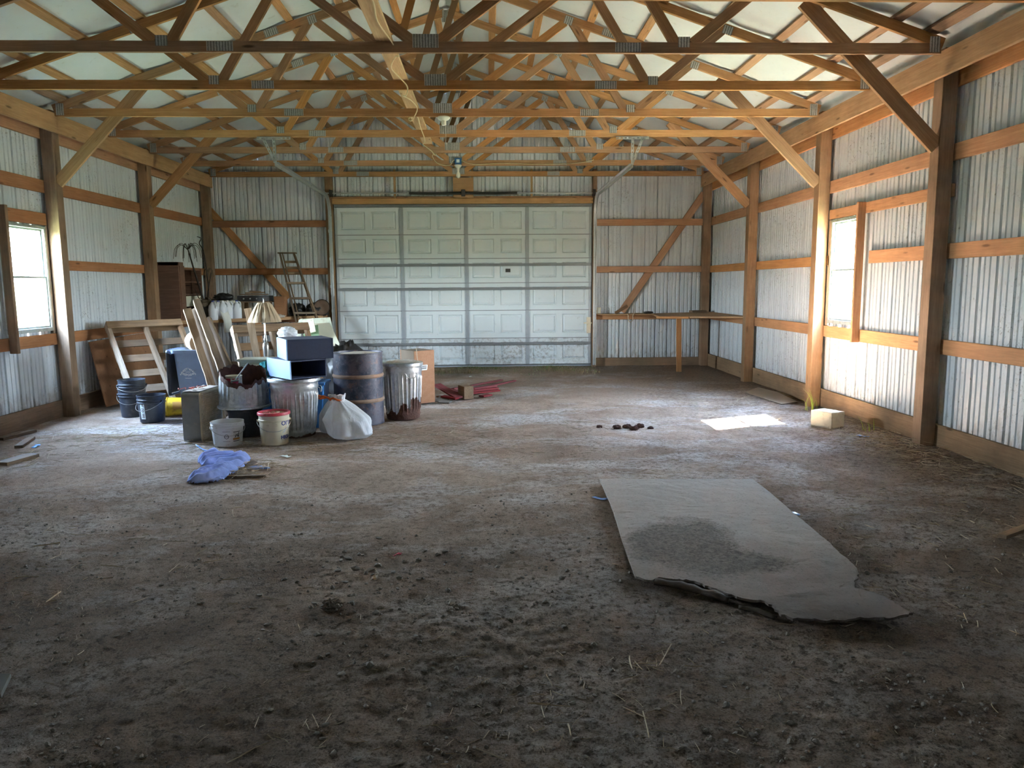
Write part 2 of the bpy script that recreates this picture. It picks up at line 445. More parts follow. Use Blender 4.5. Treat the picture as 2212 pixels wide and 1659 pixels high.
def straw_mat():
    m, t = nt('straw'); n = N(t)
    tc = n('ShaderNodeTexCoord').outputs['Object']
    f = n.noise(tc, 9, 3)
    c = n.mix(n.ramp(f, [(.35, 0), (.65, 1)]), (.34,.235,.13), (.66,.53,.38))
    n.out(n.bsdf(c, .7, spec=.3)); return m
M['straw'] = straw_mat()
def glass_mat():
    m, t = nt('dusty_window_glass'); n = N(t)
    tr = n('ShaderNodeBsdfTransparent', {'Color': (.93,.95,.93,1)}).outputs[0]
    gl = n('ShaderNodeBsdfGlossy', {'Color': (1,1,1,1), 'Roughness': .05}).outputs[0]
    fr = n.math('MULTIPLY_ADD', n.math('POWER', n('ShaderNodeLayerWeight', {'Blend': .5}).outputs['Facing'], 5.0), .5, .03)
    x = n('ShaderNodeMixShader', {0: fr, 1: tr, 2: gl}).outputs[0]
    n.out(x); return m
M['glass'] = glass_mat()
def bag_mat(name, col, amt):
    m, t = nt(name); n = N(t)
    tc = n('ShaderNodeTexCoord').outputs['Object']
    cr = n.math('ABSOLUTE', n.math('SUBTRACT', n.noise(n('ShaderNodeMapping', {'Vector': tc, 'Scale': (1,1,.45)}).outputs[0], 11, 5, .6, 1.4), .5))
    c = n.mix(n.ramp(n.noise(tc, 5, 3), [(.42, 0), (.62, 1)]), col, [x*amt for x in col])
    b = n.bsdf(c, .32, bump=cr, strength=.55, dist=.03)
    tl = n('ShaderNodeBsdfTranslucent', {'Color': (.9,.9,.92,1)}).outputs[0]
    n.out(n('ShaderNodeMixShader', {0: .35, 1: b, 2: tl}).outputs[0]); return m
M['bag'] = bag_mat('white_trash_bag', (.88,.89,.92), .88)
M['bag_old'] = bag_mat('grimy_trash_bag', (.36,.31,.28), .6)
def sheet_mat():
    m, t = nt('muddy_plywood_sheet'); n = N(t)
    tc = n('ShaderNodeTexCoord').outputs['Object']
    f = n.noise(tc, 6, 7, .7); g = n.noise(tc, 1.6, 6, .65, .4); h = n.noise(tc, 60, 6, .75)
    sp = n('ShaderNodeSeparateXYZ', {0: tc})
    c = n.mix(f, (.29,.245,.22), (.42,.365,.335))
    near = n.ramp(n.math('MULTIPLY_ADD', sp.outputs['Y'], -.45, n.math('MULTIPLY_ADD', g, .6, -.10)), [(.25, 0), (.75, 1)])
    c = n.mix(near, c, n.mix(f, (.13,.098,.082), (.19,.15,.128)))
    def ell(cx, cy, rx, ry):
        dx = n.math('DIVIDE', n.math('SUBTRACT', sp.outputs['X'], cx), rx); dy = n.math('DIVIDE', n.math('SUBTRACT', sp.outputs['Y'], cy), ry)
        return n.math('SQRT', n.math('ADD', n.math('MULTIPLY', dx, dx), n.math('MULTIPLY', dy, dy)))
    wob = n.math('MULTIPLY_ADD', g, 1.9, -.95); wob2 = n.math('MULTIPLY_ADD', h, .7, -.35)
    e = n.math('MINIMUM', ell(-.28, -.22, .36, .50), ell(-.02, -.52, .30, .20))
    mud = n.ramp(n.math('ADD', n.math('ADD', e, wob), wob2), [(.72, 1), (1.10, 0)])
    mc = n.mix(n.ramp(n.noise(tc, 30, 8, .75), [(.35, 0), (.6, 1)]), (.065,.052,.042), (.20,.16,.13))
    c = n.mix(n.math('MULTIPLY', mud, n.ramp(h, [(.35, 1), (.70, .6)])), c, mc)
    c = n.mix(n.ramp(h, [(.33, .7), (.46, 0)]), c, (.12,.1,.085))
    bmp = n.math('MULTIPLY', h, n.math('MAXIMUM', mud, n.math('MULTIPLY', near, .8)))
    n.out(n.bsdf(c, .9, bump=bmp, strength=.9, dist=.015, spec=.2)); return m
M['sheet'] = sheet_mat()

def text_geo(g, s, size, fn, align='CENTER', font=None, bold=0):
    """lettering as flat faces, each vertex carried onto a surface by fn(x, y)"""
    cu = bpy.data.curves.new('t', 'FONT'); cu.body = s; cu.size = size; cu.align_x = align; cu.resolution_u = 2; cu.offset = bold
    ob = bpy.data.objects.new('t', cu); me = bpy.data.meshes.new_from_object(ob)
    g.add([fn(v.co.x, v.co.y) for v in me.vertices], [tuple(p.vertices) for p in me.polygons])
    bpy.data.meshes.remove(me); bpy.data.objects.remove(ob); bpy.data.curves.remove(cu)

# ------------------------------------------------------------------ camera, world, light
F_PX, PITCH, YAW, ROLL, CH = 1629.945, -0.130235, 0.031397, 0.006869, 1.52518
def camera():
    cp, sp, cy, sy, cr, sr = math.cos(PITCH), math.sin(PITCH), math.cos(YAW), math.sin(YAW), math.cos(ROLL), math.sin(ROLL)
    f = V((sy*cp, cy*cp, sp)); r = V((cy, -sy, 0)); u = V((-sy*sp, -cy*sp, cp))
    x = r*cr - u*sr; y = r*sr + u*cr
    m = Matrix((x, y, -f)).transposed().to_4x4(); m.translation = (0, 0, CH)
    cd = bpy.data.cameras.new('camera'); cd.sensor_fit = 'HORIZONTAL'; cd.sensor_width = 36
    cd.lens = 36*F_PX/2212; cd.clip_start = .05; cd.clip_end = 300
    o = bpy.data.objects.new('camera', cd); C.objects.link(o); o.matrix_world = m
    bpy.context.scene.camera = o
camera()
sc = bpy.context.scene
sc.view_settings.view_transform = 'Standard'; sc.view_settings.look = 'None'
sc.view_settings.gamma = 1; sc.view_settings.use_curve_mapping = False
sc.view_settings.exposure = EXPOSURE = 2.8
cy = sc.cycles
cy.use_denoising = True
try: cy.denoiser = 'OPENIMAGEDENOISE'; cy.denoising_input_passes = 'RGB_ALBEDO_NORMAL'
except Exception: pass
cy.max_bounces = 12; cy.diffuse_bounces = 8; cy.glossy_bounces = 4; cy.transparent_max_bounces = 12
cy.sample_clamp_indirect = 12; cy.sample_clamp_direct = 0
cy.caustics_reflective = False; cy.caustics_refractive = False
cy.blur_glossy = 1.0

SKY = 40.0; GROUND = 15.0; SUN = 520.0
def world():
    w = bpy.data.worlds.new('sky'); sc.world = w; w.use_nodes = True
    t = w.node_tree; t.nodes.clear(); n = N(t)
    d = n('ShaderNodeTexCoord').outputs['Generated']
    z = n('ShaderNodeSeparateXYZ', {0: d}).outputs['Z']
    up = n.mix(n.ramp(z, [(.0, 0), (.55, 1)]), (.86, .94, 1.0), (.42, .62, 1.0))
    gr = n.mix(n.ramp(n.noise(d, 9, 3), [(.3, 0), (.7, 1)]), (.42, .58, .36), (.60, .76, .54))
    col = n.mix(n.ramp(n.math('ADD', z, .5), [(.485, 0), (.515, 1)]), gr, up)
    s = n.math('ADD', n.math('MULTIPLY', n.ramp(n.math('ADD', z, .5), [(.485, 0), (.515, 1)]), SKY-GROUND), GROUND)
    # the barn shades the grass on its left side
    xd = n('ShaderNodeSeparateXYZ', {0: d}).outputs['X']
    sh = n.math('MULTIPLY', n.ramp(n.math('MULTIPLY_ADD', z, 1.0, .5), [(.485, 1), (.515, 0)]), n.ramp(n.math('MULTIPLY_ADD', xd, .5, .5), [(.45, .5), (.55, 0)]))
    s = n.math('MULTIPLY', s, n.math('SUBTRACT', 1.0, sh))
    b = n('ShaderNodeBackground', {'Color': col, 'Strength': s}).outputs[0]
    t.links.new(b, n('ShaderNodeOutputWorld').inputs[0])
world()
ld = bpy.data.lights.new('sun', 'SUN'); ld.energy = SUN; ld.angle = math.radians(.6); ld.color = (1, .965, .92)
lo = bpy.data.objects.new('sun', ld); C.objects.link(lo)
lo.rotation_euler = V((-.79, -.30, -1.0)).to_track_quat('-Z', 'Y').to_euler(); lo.location = (12, 12, 14)
def portal(name, loc, ry, h, w):
    l = bpy.data.lights.new(name, 'AREA'); l.shape = 'RECTANGLE'; l.size = h; l.size_y = w
    l.cycles.is_portal = True
    o = bpy.data.objects.new(name, l); C.objects.link(o); o.location = loc; o.rotation_euler = (0, ry, 0)
portal('daylight_right_window', (4.26, 8.785, 1.66), PI/2, 1.3, .74)
portal('daylight_left_window', (-5.24, 8.71, 1.63), -PI/2, 1.3, .78)

# ------------------------------------------------------------------ shell
XR, XL, YB, YF = 4.195, -5.170, 14.256, -2.6     # sheet planes: right, left, back, front
CX = -.5
def roof_z(x): return 5.150 - .333*abs(x-CX)
PITCHF = .2286
PROF = [(0,0),(.052,0),(.057,.010),(.069,.010),(.076,0),(.122,0),(.127,.010),(.139,.010),(.146,0),(.186,0),(.195,.034),(.211,.034),(.220,0)]
def rib_points(a, b):
    out = []; i = math.floor(a/PITCHF)
    while i*PITCHF < b:
        for s, d in PROF:
            p = i*PITCHF + s
            if a < p < b: out.append((p, d))
        i += 1
    return [(a, 0)] + out + [(b, 0)]
def sheet(g, a, b, z0, ztop, place):
    pts = rib_points(a, b); vs = []; fs = []
    for p, d in pts:
        vs += [place(p, d, z0), place(p, d, ztop(p) if callable(ztop) else ztop)]
    for i in range(len(pts)-1): fs.append((2*i, 2*i+2, 2*i+3, 2*i+1))
    g.add(vs, fs)
WR = (8.44, 9.13, 1.04, 2.275)      # window openings: y0 y1 z0 z1
WL = (8.30, 9.09, 1.03, 2.235)
def side_wall(name, X, sgn, W):
    g = G(); P = lambda p, d, z: (X + sgn*d, p, z)
    sheet(g, YF, W[0], -.05, 3.62, P); sheet(g, W[1], YB, -.05, 3.62, P)
    sheet(g, W[0], W[1], -.05, W[2], P); sheet(g, W[0], W[1], W[3], 3.62, P)
    return struct(g.obj(name, M['steel'], origin=(0,0,0)), name.replace('_', ' ') + ' of white ribbed steel sheeting')
side_wall('wall_right', XR, 1, WR); side_wall('wall_left', XL, -1, WL)
DX0, DX1, DZ1 = -2.83, 1.975, 3.02
g = G(); P = lambda p, d, z: (p, YB + d, z)
zt = lambda x: roof_z(x) + .03
sheet(g, XL, DX0, -.05, zt, P); sheet(g, DX1, XR, -.05, zt, P); sheet(g, DX0, CX, DZ1, zt, P); sheet(g, CX, DX1, DZ1, zt, P)
struct(g.obj('wall_back', M['steel'], origin=(0,0,0)), 'gable end wall of white ribbed steel around the overhead door')
g = G(); P = lambda p, d, z: (p, YF - d, z)
sheet(g, XL, CX, -.05, zt, P); sheet(g, CX, XR, -.05, zt, P)
struct(g.obj('wall_front', M['steel'], origin=(0,0,0)), 'steel end wall behind the photographer')

PUR = [.13, .60, 1.16, 1.73, 2.31, 2.89, 3.47, 4.05]
def roof():
    g = G(); ys = [YF + (YB+.02-YF)*i/90 for i in range(91)]
    for s in (-1, 1):
        ds = sorted(set([0, 4.34, 4.76] + [p for p in PUR] + [a + (b-a)*k/6 for a, b in zip([0]+PUR+[4.34], PUR+[4.34, 4.76]) for k in range(1, 6)]))
        nodes = [0] + PUR + [4.34, 4.76]
        vs = []; fs = []
        for y in ys:
            for d in ds:
                sag = 0
                for a, b in zip(nodes, nodes[1:]):
                    if a <= d <= b:
                        u = (d-a)/(b-a); sag = 4*u*(1-u)*(b-a)/.58
                am = .030 + .028*noise.noise((d*.8 + 7*s, y*.9, 3.1)) + .012*noise.noise((d*2, y*4, 1.7))
                x = CX + s*d
                gap = 0
                if d == 0 and s == 1:
                    for yy in (8.35, 9.55, 11.0, 12.4):
                        if abs(y-yy) < .13: gap = .0
                vs.append((x + gap*s, y, 5.150 - .333*d - sag*am))
        k = len(ds)
        for i in range(len(ys)-1):
            for j in range(k-1):
                q = (i*k+j, i*k+j+1, (i+1)*k+j+1, (i+1)*k+j)
                fs.append(q if s < 0 else q[::-1])
        g.add(vs, fs)
    struct(g.obj('ceiling', M['insul'], origin=(0,0,0), smooth=50), 'white vinyl faced insulation sagging between the purlins')
roof()

FH = {}
def floor_h(x, y):
    h = .020*noise.noise((x*.5, y*.5, 0)) + .013*noise.noise((x*1.7, y*1.7, 5)) - .010
    if y < 8:
        k = min(1, (8-y)/3)
        rough = .35 + .65*max(0, min(1, .5 + 1.2*noise.noise((x*.8+3, y*.8, 9))))
        h += k*rough*(.010*noise.noise((x*5, y*5, 2)) + .009*noise.noise((x*13, y*13, 3)) + .008*noise.noise((x*29, y*29, 4)) + .006*noise.noise((x*55, y*55, 6)))
    # a low mound of litter along the right wall and beside the left wall
    if x > 3.2: h += .03*max(0, min(1, (x-3.2)/.8))*max(0, 1-abs(y-6.5)/2.2)
    return h
def floor():
    g = G(); ys = []; y = YF
    while y < YB+.03:
        ys.append(y); y += .16 if y < 1.6 else (.013 if y < 4.2 else (.024 if y < 6 else (.04 if y < 8.5 else .10)))
    ys.append(YB+.03)
    def xs_for(): 
        x = XL-.03; o = []
        while x < XR+.03:
            o.append(x); x += .019
        o.append(XR+.03); return o
    xs = xs_for(); k = len(xs)
    vs = [(x, y, floor_h(x, y)) for y in ys for x in xs]
    fs = [(i*k+j, i*k+j+1, (i+1)*k+j+1, (i+1)*k+j) for i in range(len(ys)-1) for j in range(k-1)]
    g.add(vs, fs)
    struct(g.obj('floor', M['dirt'], origin=(0,0,0), smooth=180), 'packed dirt floor with pale dusty drag marks and foreground litter darkened with painted shade')
floor()

# ------------------------------------------------------------------ windows
def window(name, X, sgn, W, label):
    y0, y1, z0, z1 = W; zm = z0 + (z1-z0)*.515
    g = G(); a, b = sorted((X - sgn*.035, X + sgn*.025)); f = .034
    for lo, hi in (((a,y0,z0),(b,y0+f,z1)), ((a,y1-f,z0),(b,y1,z1)), ((a,y0+f,z0),(b,y1-f,z0+f*1.3)), ((a,y0+f,z1-f),(b,y1-f,z1))): g.box(lo, hi)
    o = struct(g.obj(name, M['vinyl'], bevel=.003), label)
    for i, (za, zb, dx) in enumerate(((z0+f*1.3, zm+.012, -.012), (zm-.012, z1-f, .008))):
        c = X + sgn*dx; g = G(); s = .022
        for lo, hi in (((c-.009,y0+f,za),(c+.009,y0+f+s,zb)), ((c-.009,y1-f-s,za),(c+.009,y1-f,zb)), ((c-.009,y0+f+s,za),(c+.009,y1-f-s,za+s)), ((c-.009,y0+f+s,zb-s),(c+.009,y1-f-s,zb))): g.box(lo, hi)
        g.obj('window_sash', M['vinyl'], o)
        g = G(); g.box((c-.002,y0+f+s,za+s), (c+.002,y1-f-s,zb-s)); g.obj('window_pane', M['glass'], o)
    return o
window('window_1', XR-.012, 1, WR, 'sunlit single hung window in the right wall')
window('window_2', XL+.012, -1, WL, 'bright single hung window in the left wall')

# ------------------------------------------------------------------ posts, beams, girts
def timber(name, lo, hi, mat, label, cat, group=None, ax=None, bevel=.005, kind=None):
    """square cut timber between two corners; grain along its longest side"""
    d = [hi[i]-lo[i] for i in range(3)]; L = ax if ax is not None else d.index(max(d))
    c = [(lo[i]+hi[i])/2 for i in range(3)]
    p0 = list(c); p1 = list(c); p0[L] = lo[L]; p1[L] = hi[L]
    o3 = [i for i in range(3) if i != L]; wi = max(o3, key=lambda i: d[i]); ti = [i for i in o3 if i != wi][0]
    wd = [0,0,0]; wd[wi] = 1
    o = board(name, p0, p1, d[wi], d[ti], mat, wd, bevel=bevel)
    if kind == 'structure': return struct(o, label)
    return tag(o, label, cat, group)
BAY = 2.44
rp = ['nearest thick wooden post on the right wall, darkest on its near side', 'brightly sunlit wooden post beside the right window', 'wooden post on the right wall, third from the camera, beside the corner worktop', 'wooden corner post where the right wall meets the end wall']
for i in range(4):
    y = 6.773 + BAY*i
    timber('wall_post', (4.012, y, -.08), (4.150, y+.14, min(roof_z(4.1)-.06, 3.58)), M['post'], rp[i], 'post', 'posts along the right wall')
lp = ['thick wooden post beside the left window', 'wooden post on the left wall behind the leaning pallet', 'wooden corner post in the far left corner behind the dead plant']
for i in range(3):
    y = 9.14 + BAY*i
    timber('wall_post', (-5.125, y, -.08), (-4.987, y+.14, min(roof_z(-5.1)-.06, 3.58)), M['post'], lp[i], 'post', 'posts along the left wall')
timber('eave_beam', (3.972, YF+.02, 3.304), (4.010, 14.21, 3.521), M['beam'], 'long orange eave beam bolted to the inside of the right wall posts', 'beam')
timber('eave_beam', (-4.985, YF+.02, 3.304), (-4.947, 14.16, 3.521), M['beam'], 'long orange eave beam bolted to the inside of the left wall posts', 'beam')
timber('eave_girt', (4.153, YF+.02, 3.235), (4.190, 14.2, 3.44), M['girt'], 'outer eave board behind the right wall posts, just under the beam', 'board')
timber('eave_girt', (-5.166, YF+.02, 3.235), (-5.128, 14.2, 3.44), M['girt'], 'outer eave board behind the left wall posts, just under the beam', 'board')
gr = 'wall girts'
def girt_r(z0, z1, y0, y1, label): timber('wall_girt', (4.153, y0, z0), (4.190, y1, z1), M['girt'], label, 'girt', 'girts on the right wall')
def girt_l(z0, z1, y0, y1, label): timber('wall_girt', (-5.166, y0, z0), (-5.128, y1, z1), M['girt_shaded'], label, 'girt', 'girts on the left wall')
girt_r(2.60, 2.745, YF+.05, 14.2, 'upper orange girt running the whole length of the right wall')
girt_r(1.735, 1.872, YF+.05, 8.20, 'middle girt on the right wall, on the near side of the window')
girt_r(1.735, 1.860, 9.16, 14.2, 'middle girt on the right wall, beyond the window')
girt_r(.868, 1.005, YF+.05, 14.2, 'lower orange girt passing under the right window')
girt_r(2.285, 2.40, 6.78, 9.21, 'short header board over the right window')
girt_l(2.625, 2.77, YF+.05, 14.2, 'upper orange girt running the whole length of the left wall')
girt_l(1.74, 1.862, 9.16, 14.2, 'middle girt on the left wall, beyond the window')
girt_l(.86, .995, YF+.05, 14.2, 'lower girt passing under the left window')
girt_l(2.25, 2.39, YF+.05, 9.14, 'header board over the left window')
timber('window_stud', (4.062, 8.305, .865), (4.150, 8.345, 2.405), M['girt'], 'dark upright stud on the near side of the right window', 'stud')
timber('window_stud', (-5.126, 8.235, .83), (-5.04, 8.285, 2.40), M['post'], 'dark upright stud on the near side of the left window', 'stud')
timber('jamb_lath', (4.153, 9.135, 1.01), (4.178, 9.20, 2.28), M['pale_wood'], 'narrow pale jamb strip between the right window and its post', 'jamb')
timber('jamb_lath', (-5.154, 9.094, 1.0), (-5.128, 9.136, 2.245), M['pale_wood'], 'narrow pale jamb strip between the left window and its post', 'jamb')
for nm, lo, hi in (('baseboard_right', (4.153, YF+.05, -.1), (4.190, 14.2, .215)), ('baseboard_left', (-5.166, YF+.05, -.1), (-5.128, 14.2, .19))):
    timber(nm, lo, hi, M['skirt'], 'rough skirt board at the foot of the ' + nm[10:] + ' wall', '', kind='structure')
timber('baseboard_back', (2.04, 14.21, -.1), (4.15, 14.25, .145), M['skirt'], 'rough skirt board at the foot of the end wall, right of the door', '', kind='structure')
timber('baseboard_back', (-5.12, 14.21, -.1), (-2.95, 14.25, .145), M['skirt'], 'rough skirt board at the foot of the end wall, left of the door', '', kind='structure')
for side, xa, xb in (('left', -5.12, -2.93), ('right', 2.03, 4.15)):
    for nm, z0, z1 in (('upper', 2.605, 2.725), ('middle', 1.745, 1.862), ('lower', .872, .97)):
        timber('wall_girt', (xa, 14.17, z0), (xb, 14.208, z1), M['girt_shaded' if side == 'left' else 'girt'], f'{nm} girt on the end wall, {side} of the overhead door', 'girt', 'girts on the end wall')
timber('wall_girt', (-5.1, 14.175, 3.50), (4.14, 14.208, 3.59), M['girt'], 'top girt crossing the end wall above the overhead door', 'girt', 'girts on the end wall')
# diagonal corner braces let in behind the end wall girts
board('diagonal_brace', (-5.057,14.231,2.919), (-3.689,14.231,1.315), .13, .034, M['girt'], (0,0,1))
tag(bpy.data.objects['diagonal_brace'], 'diagonal wooden brace on the end wall behind the stepladder', 'brace')
o = board('diagonal_brace', (4.041,14.230,3.189), (2.529,14.230,1.017), .13, .034, M['girt'], (0,0,1))
tag(o, 'diagonal wooden brace on the end wall above the right hand worktop', 'brace')

# knee braces from the posts up to the trusses
kl = ['nearest knee brace, from the dark right post up to the ceiling', 'knee brace from the sunlit right post up to the truss', 'knee brace from the third right post up to the truss', 'knee brace rising from the post by the left window', 'knee brace rising from the second left post']
for i in range(3):
    y = 6.773 + BAY*i + .035
    o = board('knee_brace', (4.005, y, 2.715), (2.76, y, 3.94), .135, .038, M['truss'] , (0,0,1)); tag(o, kl[i], 'brace', 'knee braces')
for i in range(2):
    y = 9.14 + BAY*i + .035
    o = board('knee_brace', (-4.98, y, 2.735), (-3.90, y, 3.86), .125, .038, M['truss'], (0,0,1)); tag(o, kl[3+i], 'brace', 'knee braces')

# ------------------------------------------------------------------ roof trusses
TY = [6.73 + 1.22*i for i in range(-1, 7)]
tl = ['nearest roof truss, only its lower chord showing at the top edge', 'dark roof truss, the first whole one from the camera', 'second whole roof truss from the camera, dark chord above the runner board', 'third whole roof truss from the camera, carrying the white lampholder', 'fourth whole roof truss from the camera, carrying the door track hangers',
      'fifth whole roof truss from the camera', 'sixth whole roof truss from the camera, carrying the blue lamp box', 'last roof truss, standing against the gable end wall']
def truss(y):
    r = thing('roof_truss', (CX, y, 3.482), tl[0], 'roof truss', 'roof trusses')
    def mem(nm, d0, z0, d1, z1, w, t, mat='truss'): return board(nm, (CX+d0, y, z0), (CX+d1, y, z1), w, t, M[mat], (0,0,1), r, bevel=.0025)
    mem('bottom_chord', -4.44, 3.5265, 4.44, 3.5265, .089, .038)
    for s in (-1, 1):
        mem('top_chord', s*4.46, 5.055-.333*4.46, s*.02, 5.055-.333*.02, .089, .0376)
        mem('web', s*.09, 3.56, s*1.43, 4.535, .089, .0364)
        mem('web', s*2.13, 3.56, s*1.51, 4.535, .089, .0360)
        mem('web', s*2.27, 3.56, s*2.90, 4.06, .089, .0364)
    mem('king_post', 0, 3.555, 0, 5.01, .089, .0356)
    def plate(d, z, w, h, a=0):
        o = board('nail_plate', (CX+d-w/2*math.cos(a), y-.0195, z-w/2*math.sin(a)), (CX+d+w/2*math.cos(a), y-.0195, z+w/2*math.sin(a)), h, .003, M['plate'], (0,0,1), r, bevel=0)
    plate(0, 3.575, .22, .11)
    plate(0, 5.0, .10, .15)
    al = math.atan(.333)
    for s in (-1, 1):
        plate(s*1.72, 3.528, .22, .075); plate(s*2.2, 3.572, .10, .085)
        plate(s*1.47, 4.55, .10, .09, -s*al); plate(s*1.94, 4.41, .16, .08, -s*al)
        plate(s*2.95, 4.06, .10, .085, -s*al); plate(s*4.38, 3.56, .09, .13)
    return r
t0 = truss(TY[0])
for i, y in enumerate(TY):
    o = t0 if i == 0 else copy_tree(t0)
    o.location = (CX, y, 3.482); o['label'] = tl[i]

k = 0
names = ['ridge', 'second', 'third', 'fourth', 'fifth', 'sixth', 'seventh', 'eave']
for s, side in ((-1, 'left'), (1, 'right')):
    for j, d in enumerate(PUR):
        x = CX + s*d; z = 5.105 - .333*d + .020
        o = board('roof_purlin', (x, YF+.1, z), (x, 14.2, z), .087, .036, M['truss'], (1, 0, -.333*s), bevel=.002)
        nm = {0: 'purlin nearest the ridge', 7: 'lowest purlin nearest the eave'}.get(j, f'{names[j]} purlin down from the ridge')
        tag(o, f'{nm} on the {side} roof slope', 'purlin', 'roof purlins')
    x = CX + s*4.345; z = 5.105 - .333*4.345 + .012
    o = board('eave_strip', (x, YF+.1, z), (x, 14.2, z), .10, .036, M['post'], (1, 0, -.333*s), bevel=.002)  # weathered strip at the eave, not one of the purlins
    tag(o, f'weathered eave strip above the {side} wall beam', 'board')
o = board('runner_board', (-.85, 1.0, 3.592), (-.85, 11.4, 3.592), .14, .036, M['runner'], (1,0,0))
tag(o, 'pale runner board lying lengthwise across the truss chords', 'board')

# ------------------------------------------------------------------ overhead door and its hardware
SZ = [.04, .54, 1.06, 1.57, 2.02, 2.456, 2.955]; SX = [-2.79, -1.57, -.38, .745, 1.945]; DY = 14.205
door = G()
for lo, hi in (((-2.795, DY+.03, 2.957), (1.95, DY+.045, 3.06)), ((-2.92, 14.275, -.1), (2.03, 14.285, 3.1))): door.box(lo, hi)  # header strip and hidden backing panel added to stop daylight leaking round the door
door = struct(door.obj('door_1', M['stile'], origin=(-.42, DY, .04)), 'white sectional overhead door seen from inside')
for i in range(6):
    z0, z1 = SZ[i], SZ[i+1]; g = G(); dp = .022
    xs = [SX[0]]; pan = set()
    for a, b in zip(SX, SX[1:]):
        m = (a+b)/2
        xs += [a+.10, m-.055, m+.055, b-.10, b]
    zs = [z0, z0+.095, z1-.075, z1]
    def isp(ix): return (ix % 5) in (1, 3)
    for ix in range(len(xs)-1):
        for iz in range(3):
            xa, xb, za, zb = xs[ix], xs[ix+1], zs[iz], zs[iz+1]
            if iz == 1 and isp(ix):
                s1, s2 = .016, .048
                o_ = [(xa,DY,za),(xb,DY,za),(xb,DY,zb),(xa,DY,zb)]
                i1 = [(xa+s1,DY+dp,za+s1),(xb-s1,DY+dp,za+s1),(xb-s1,DY+dp,zb-s1),(xa+s1,DY+dp,zb-s1)]
                i2 = [(xa+s2,DY+.004,za+s2),(xb-s2,DY+.004,za+s2),(xb-s2,DY+.004,zb-s2),(xa+s2,DY+.004,zb-s2)]
                g.add(o_+i1+i2, [(j, (j+1)%4, 4+(j+1)%4, 4+j) for j in range(4)] + [(4+j, 4+(j+1)%4, 8+(j+1)%4, 8+j) for j in range(4)] + [(8,9,10,11)])
            else: g.add([(xa,DY,za),(xb,DY,za),(xb,DY,zb),(xa,DY,zb)], [(0,1,2,3)])
    g.box((SX[0], DY+.03, z0+.003), (SX[-1], DY+.04, z1-.003))
    for zz in (z0+.006, z1-.024): g.box((SX[0], DY-.016, zz), (SX[-1], DY+.03, zz+.018))
    sec = g.obj('door_section', M['door_low'] if i == 0 else M['door'], door)
    if i < 5:
        q = G(); q.box((SX[0], DY-.018, z1-.006), (SX[-1], DY+.0, z1+.006)); q.obj('section_seam', M['strut'], sec)
    for j, x in enumerate(SX):
        w = .034
        xa, xb = (x, x+.05) if j == 0 else ((x-.05, x) if j == 4 else (x-w, x+w))
        g = G(); g.box((xa, DY-.020, z0+.004), (xb, DY+.0, z1-.004)); g.box((xa+.012, DY-.026, z1-.05), (xb-.012, DY-.018, z1-.002))
        g.obj('stile', M['stile'], sec, bevel=.002)
for zz in ((-0.449,14.160,1.901), (-0.456,14.160,1.463), (-0.471,14.160,0.438)):
    g = G(); z = zz[2]
    g.box((-2.76, DY-.06, z-.004), (1.93, DY-.022, z+.004)); g.box((-2.76, DY-.062, z-.024), (1.93, DY-.056, z+.024)); 
    g.obj('strut', M['strut'], door)
g = G(); g.box((-2.78, DY-.05, 2.958), (1.94, DY+.02, 3.0)); g.obj('top_strut', M['strut'], door)
g = G(); g.box((.34, DY-.012, 1.765), (.43, DY-.002, 1.83)); g.obj('lock_plate', M['spring'], door, bevel=.002)
g = G(); g.box((1.86, DY-.03, .62), (1.94, DY-.005, .92)); g.box((1.80, DY-.045, .80), (2.0, DY-.03, .825)); g.obj('slide_latch', M['cream_plastic'], door, bevel=.003)
timber('trim_1', (-2.93, 14.12, -.05), (-2.802, 14.25, 3.62), M['post'], 'dark door post on the left of the overhead door', '', kind='structure')
timber('trim_2', (1.957, 14.12, -.05), (2.03, 14.25, 3.62), M['post'], 'dark door post on the right of the overhead door', '', kind='structure')
timber('door_header', (-2.80, 14.10, 3.005), (1.955, 14.145, 3.105), M['beam'], 'orange header beam directly over the overhead door', 'beam')
timber('header_plate', (-2.80, 14.15, 3.105), (1.955, 14.25, 3.143), M['girt'], 'flat dark plank lying on top of the door header beam', 'board')
timber('cripple_stud', (-1.685, 14.105, 3.107), (-1.645, 14.145, 3.62), M['beam'], 'short upright stud above the door, left of the torsion springs', 'stud', 'studs over the overhead door')
timber('cripple_stud', (.806, 14.105, 3.107), (.846, 14.145, 3.62), M['beam'], 'short upright stud above the door, right of the torsion springs', 'stud', 'studs over the overhead door')
t = thing('spring_mount', (-.42, 14.09, 3.107), 'plywood spring mount on two short studs above the overhead door', 'bracket')
board('mount_panel', (-.605, 14.095, 3.29), (-.235, 14.095, 3.29), .36, .018, M['bench'], (0,0,1), t)
for x in (-.585, -.255): board('stud', (x, 14.13, 3.11), (x, 14.13, 3.74), .038, .05, M['beam'], (1,0,0), t)
t = thing('torsion_spring_set', (-.42, 14.06, 3.19), 'pair of dark torsion springs on a steel shaft over the door', 'garage door spring')
g = G(); g.tube([(-2.92, 14.06, 3.195), (2.05, 14.06, 3.185)], .0125, 10); g.obj('shaft', M['track'], t, smooth=40)
for xa, xb in ((-1.40, -.45), (-.39, .56)):
    g = G(); n = 900
    pts = [(xa + (xb-xa)*i/n*1.0, 14.06 + .022*math.cos(i*.6283), 3.190 - .018*math.sin(PI*(i/n if xa > -.5 else i/n))*.5 + .022*math.sin(i*.6283)) for i in range(n+1)]
    g.tube(pts, .0062, 4)
    g.tube([(xa, 14.06, 3.19), (xb, 14.06, 3.18)], .021, 10)
    g.obj('torsion_spring', M['spring'], t, smooth=50)
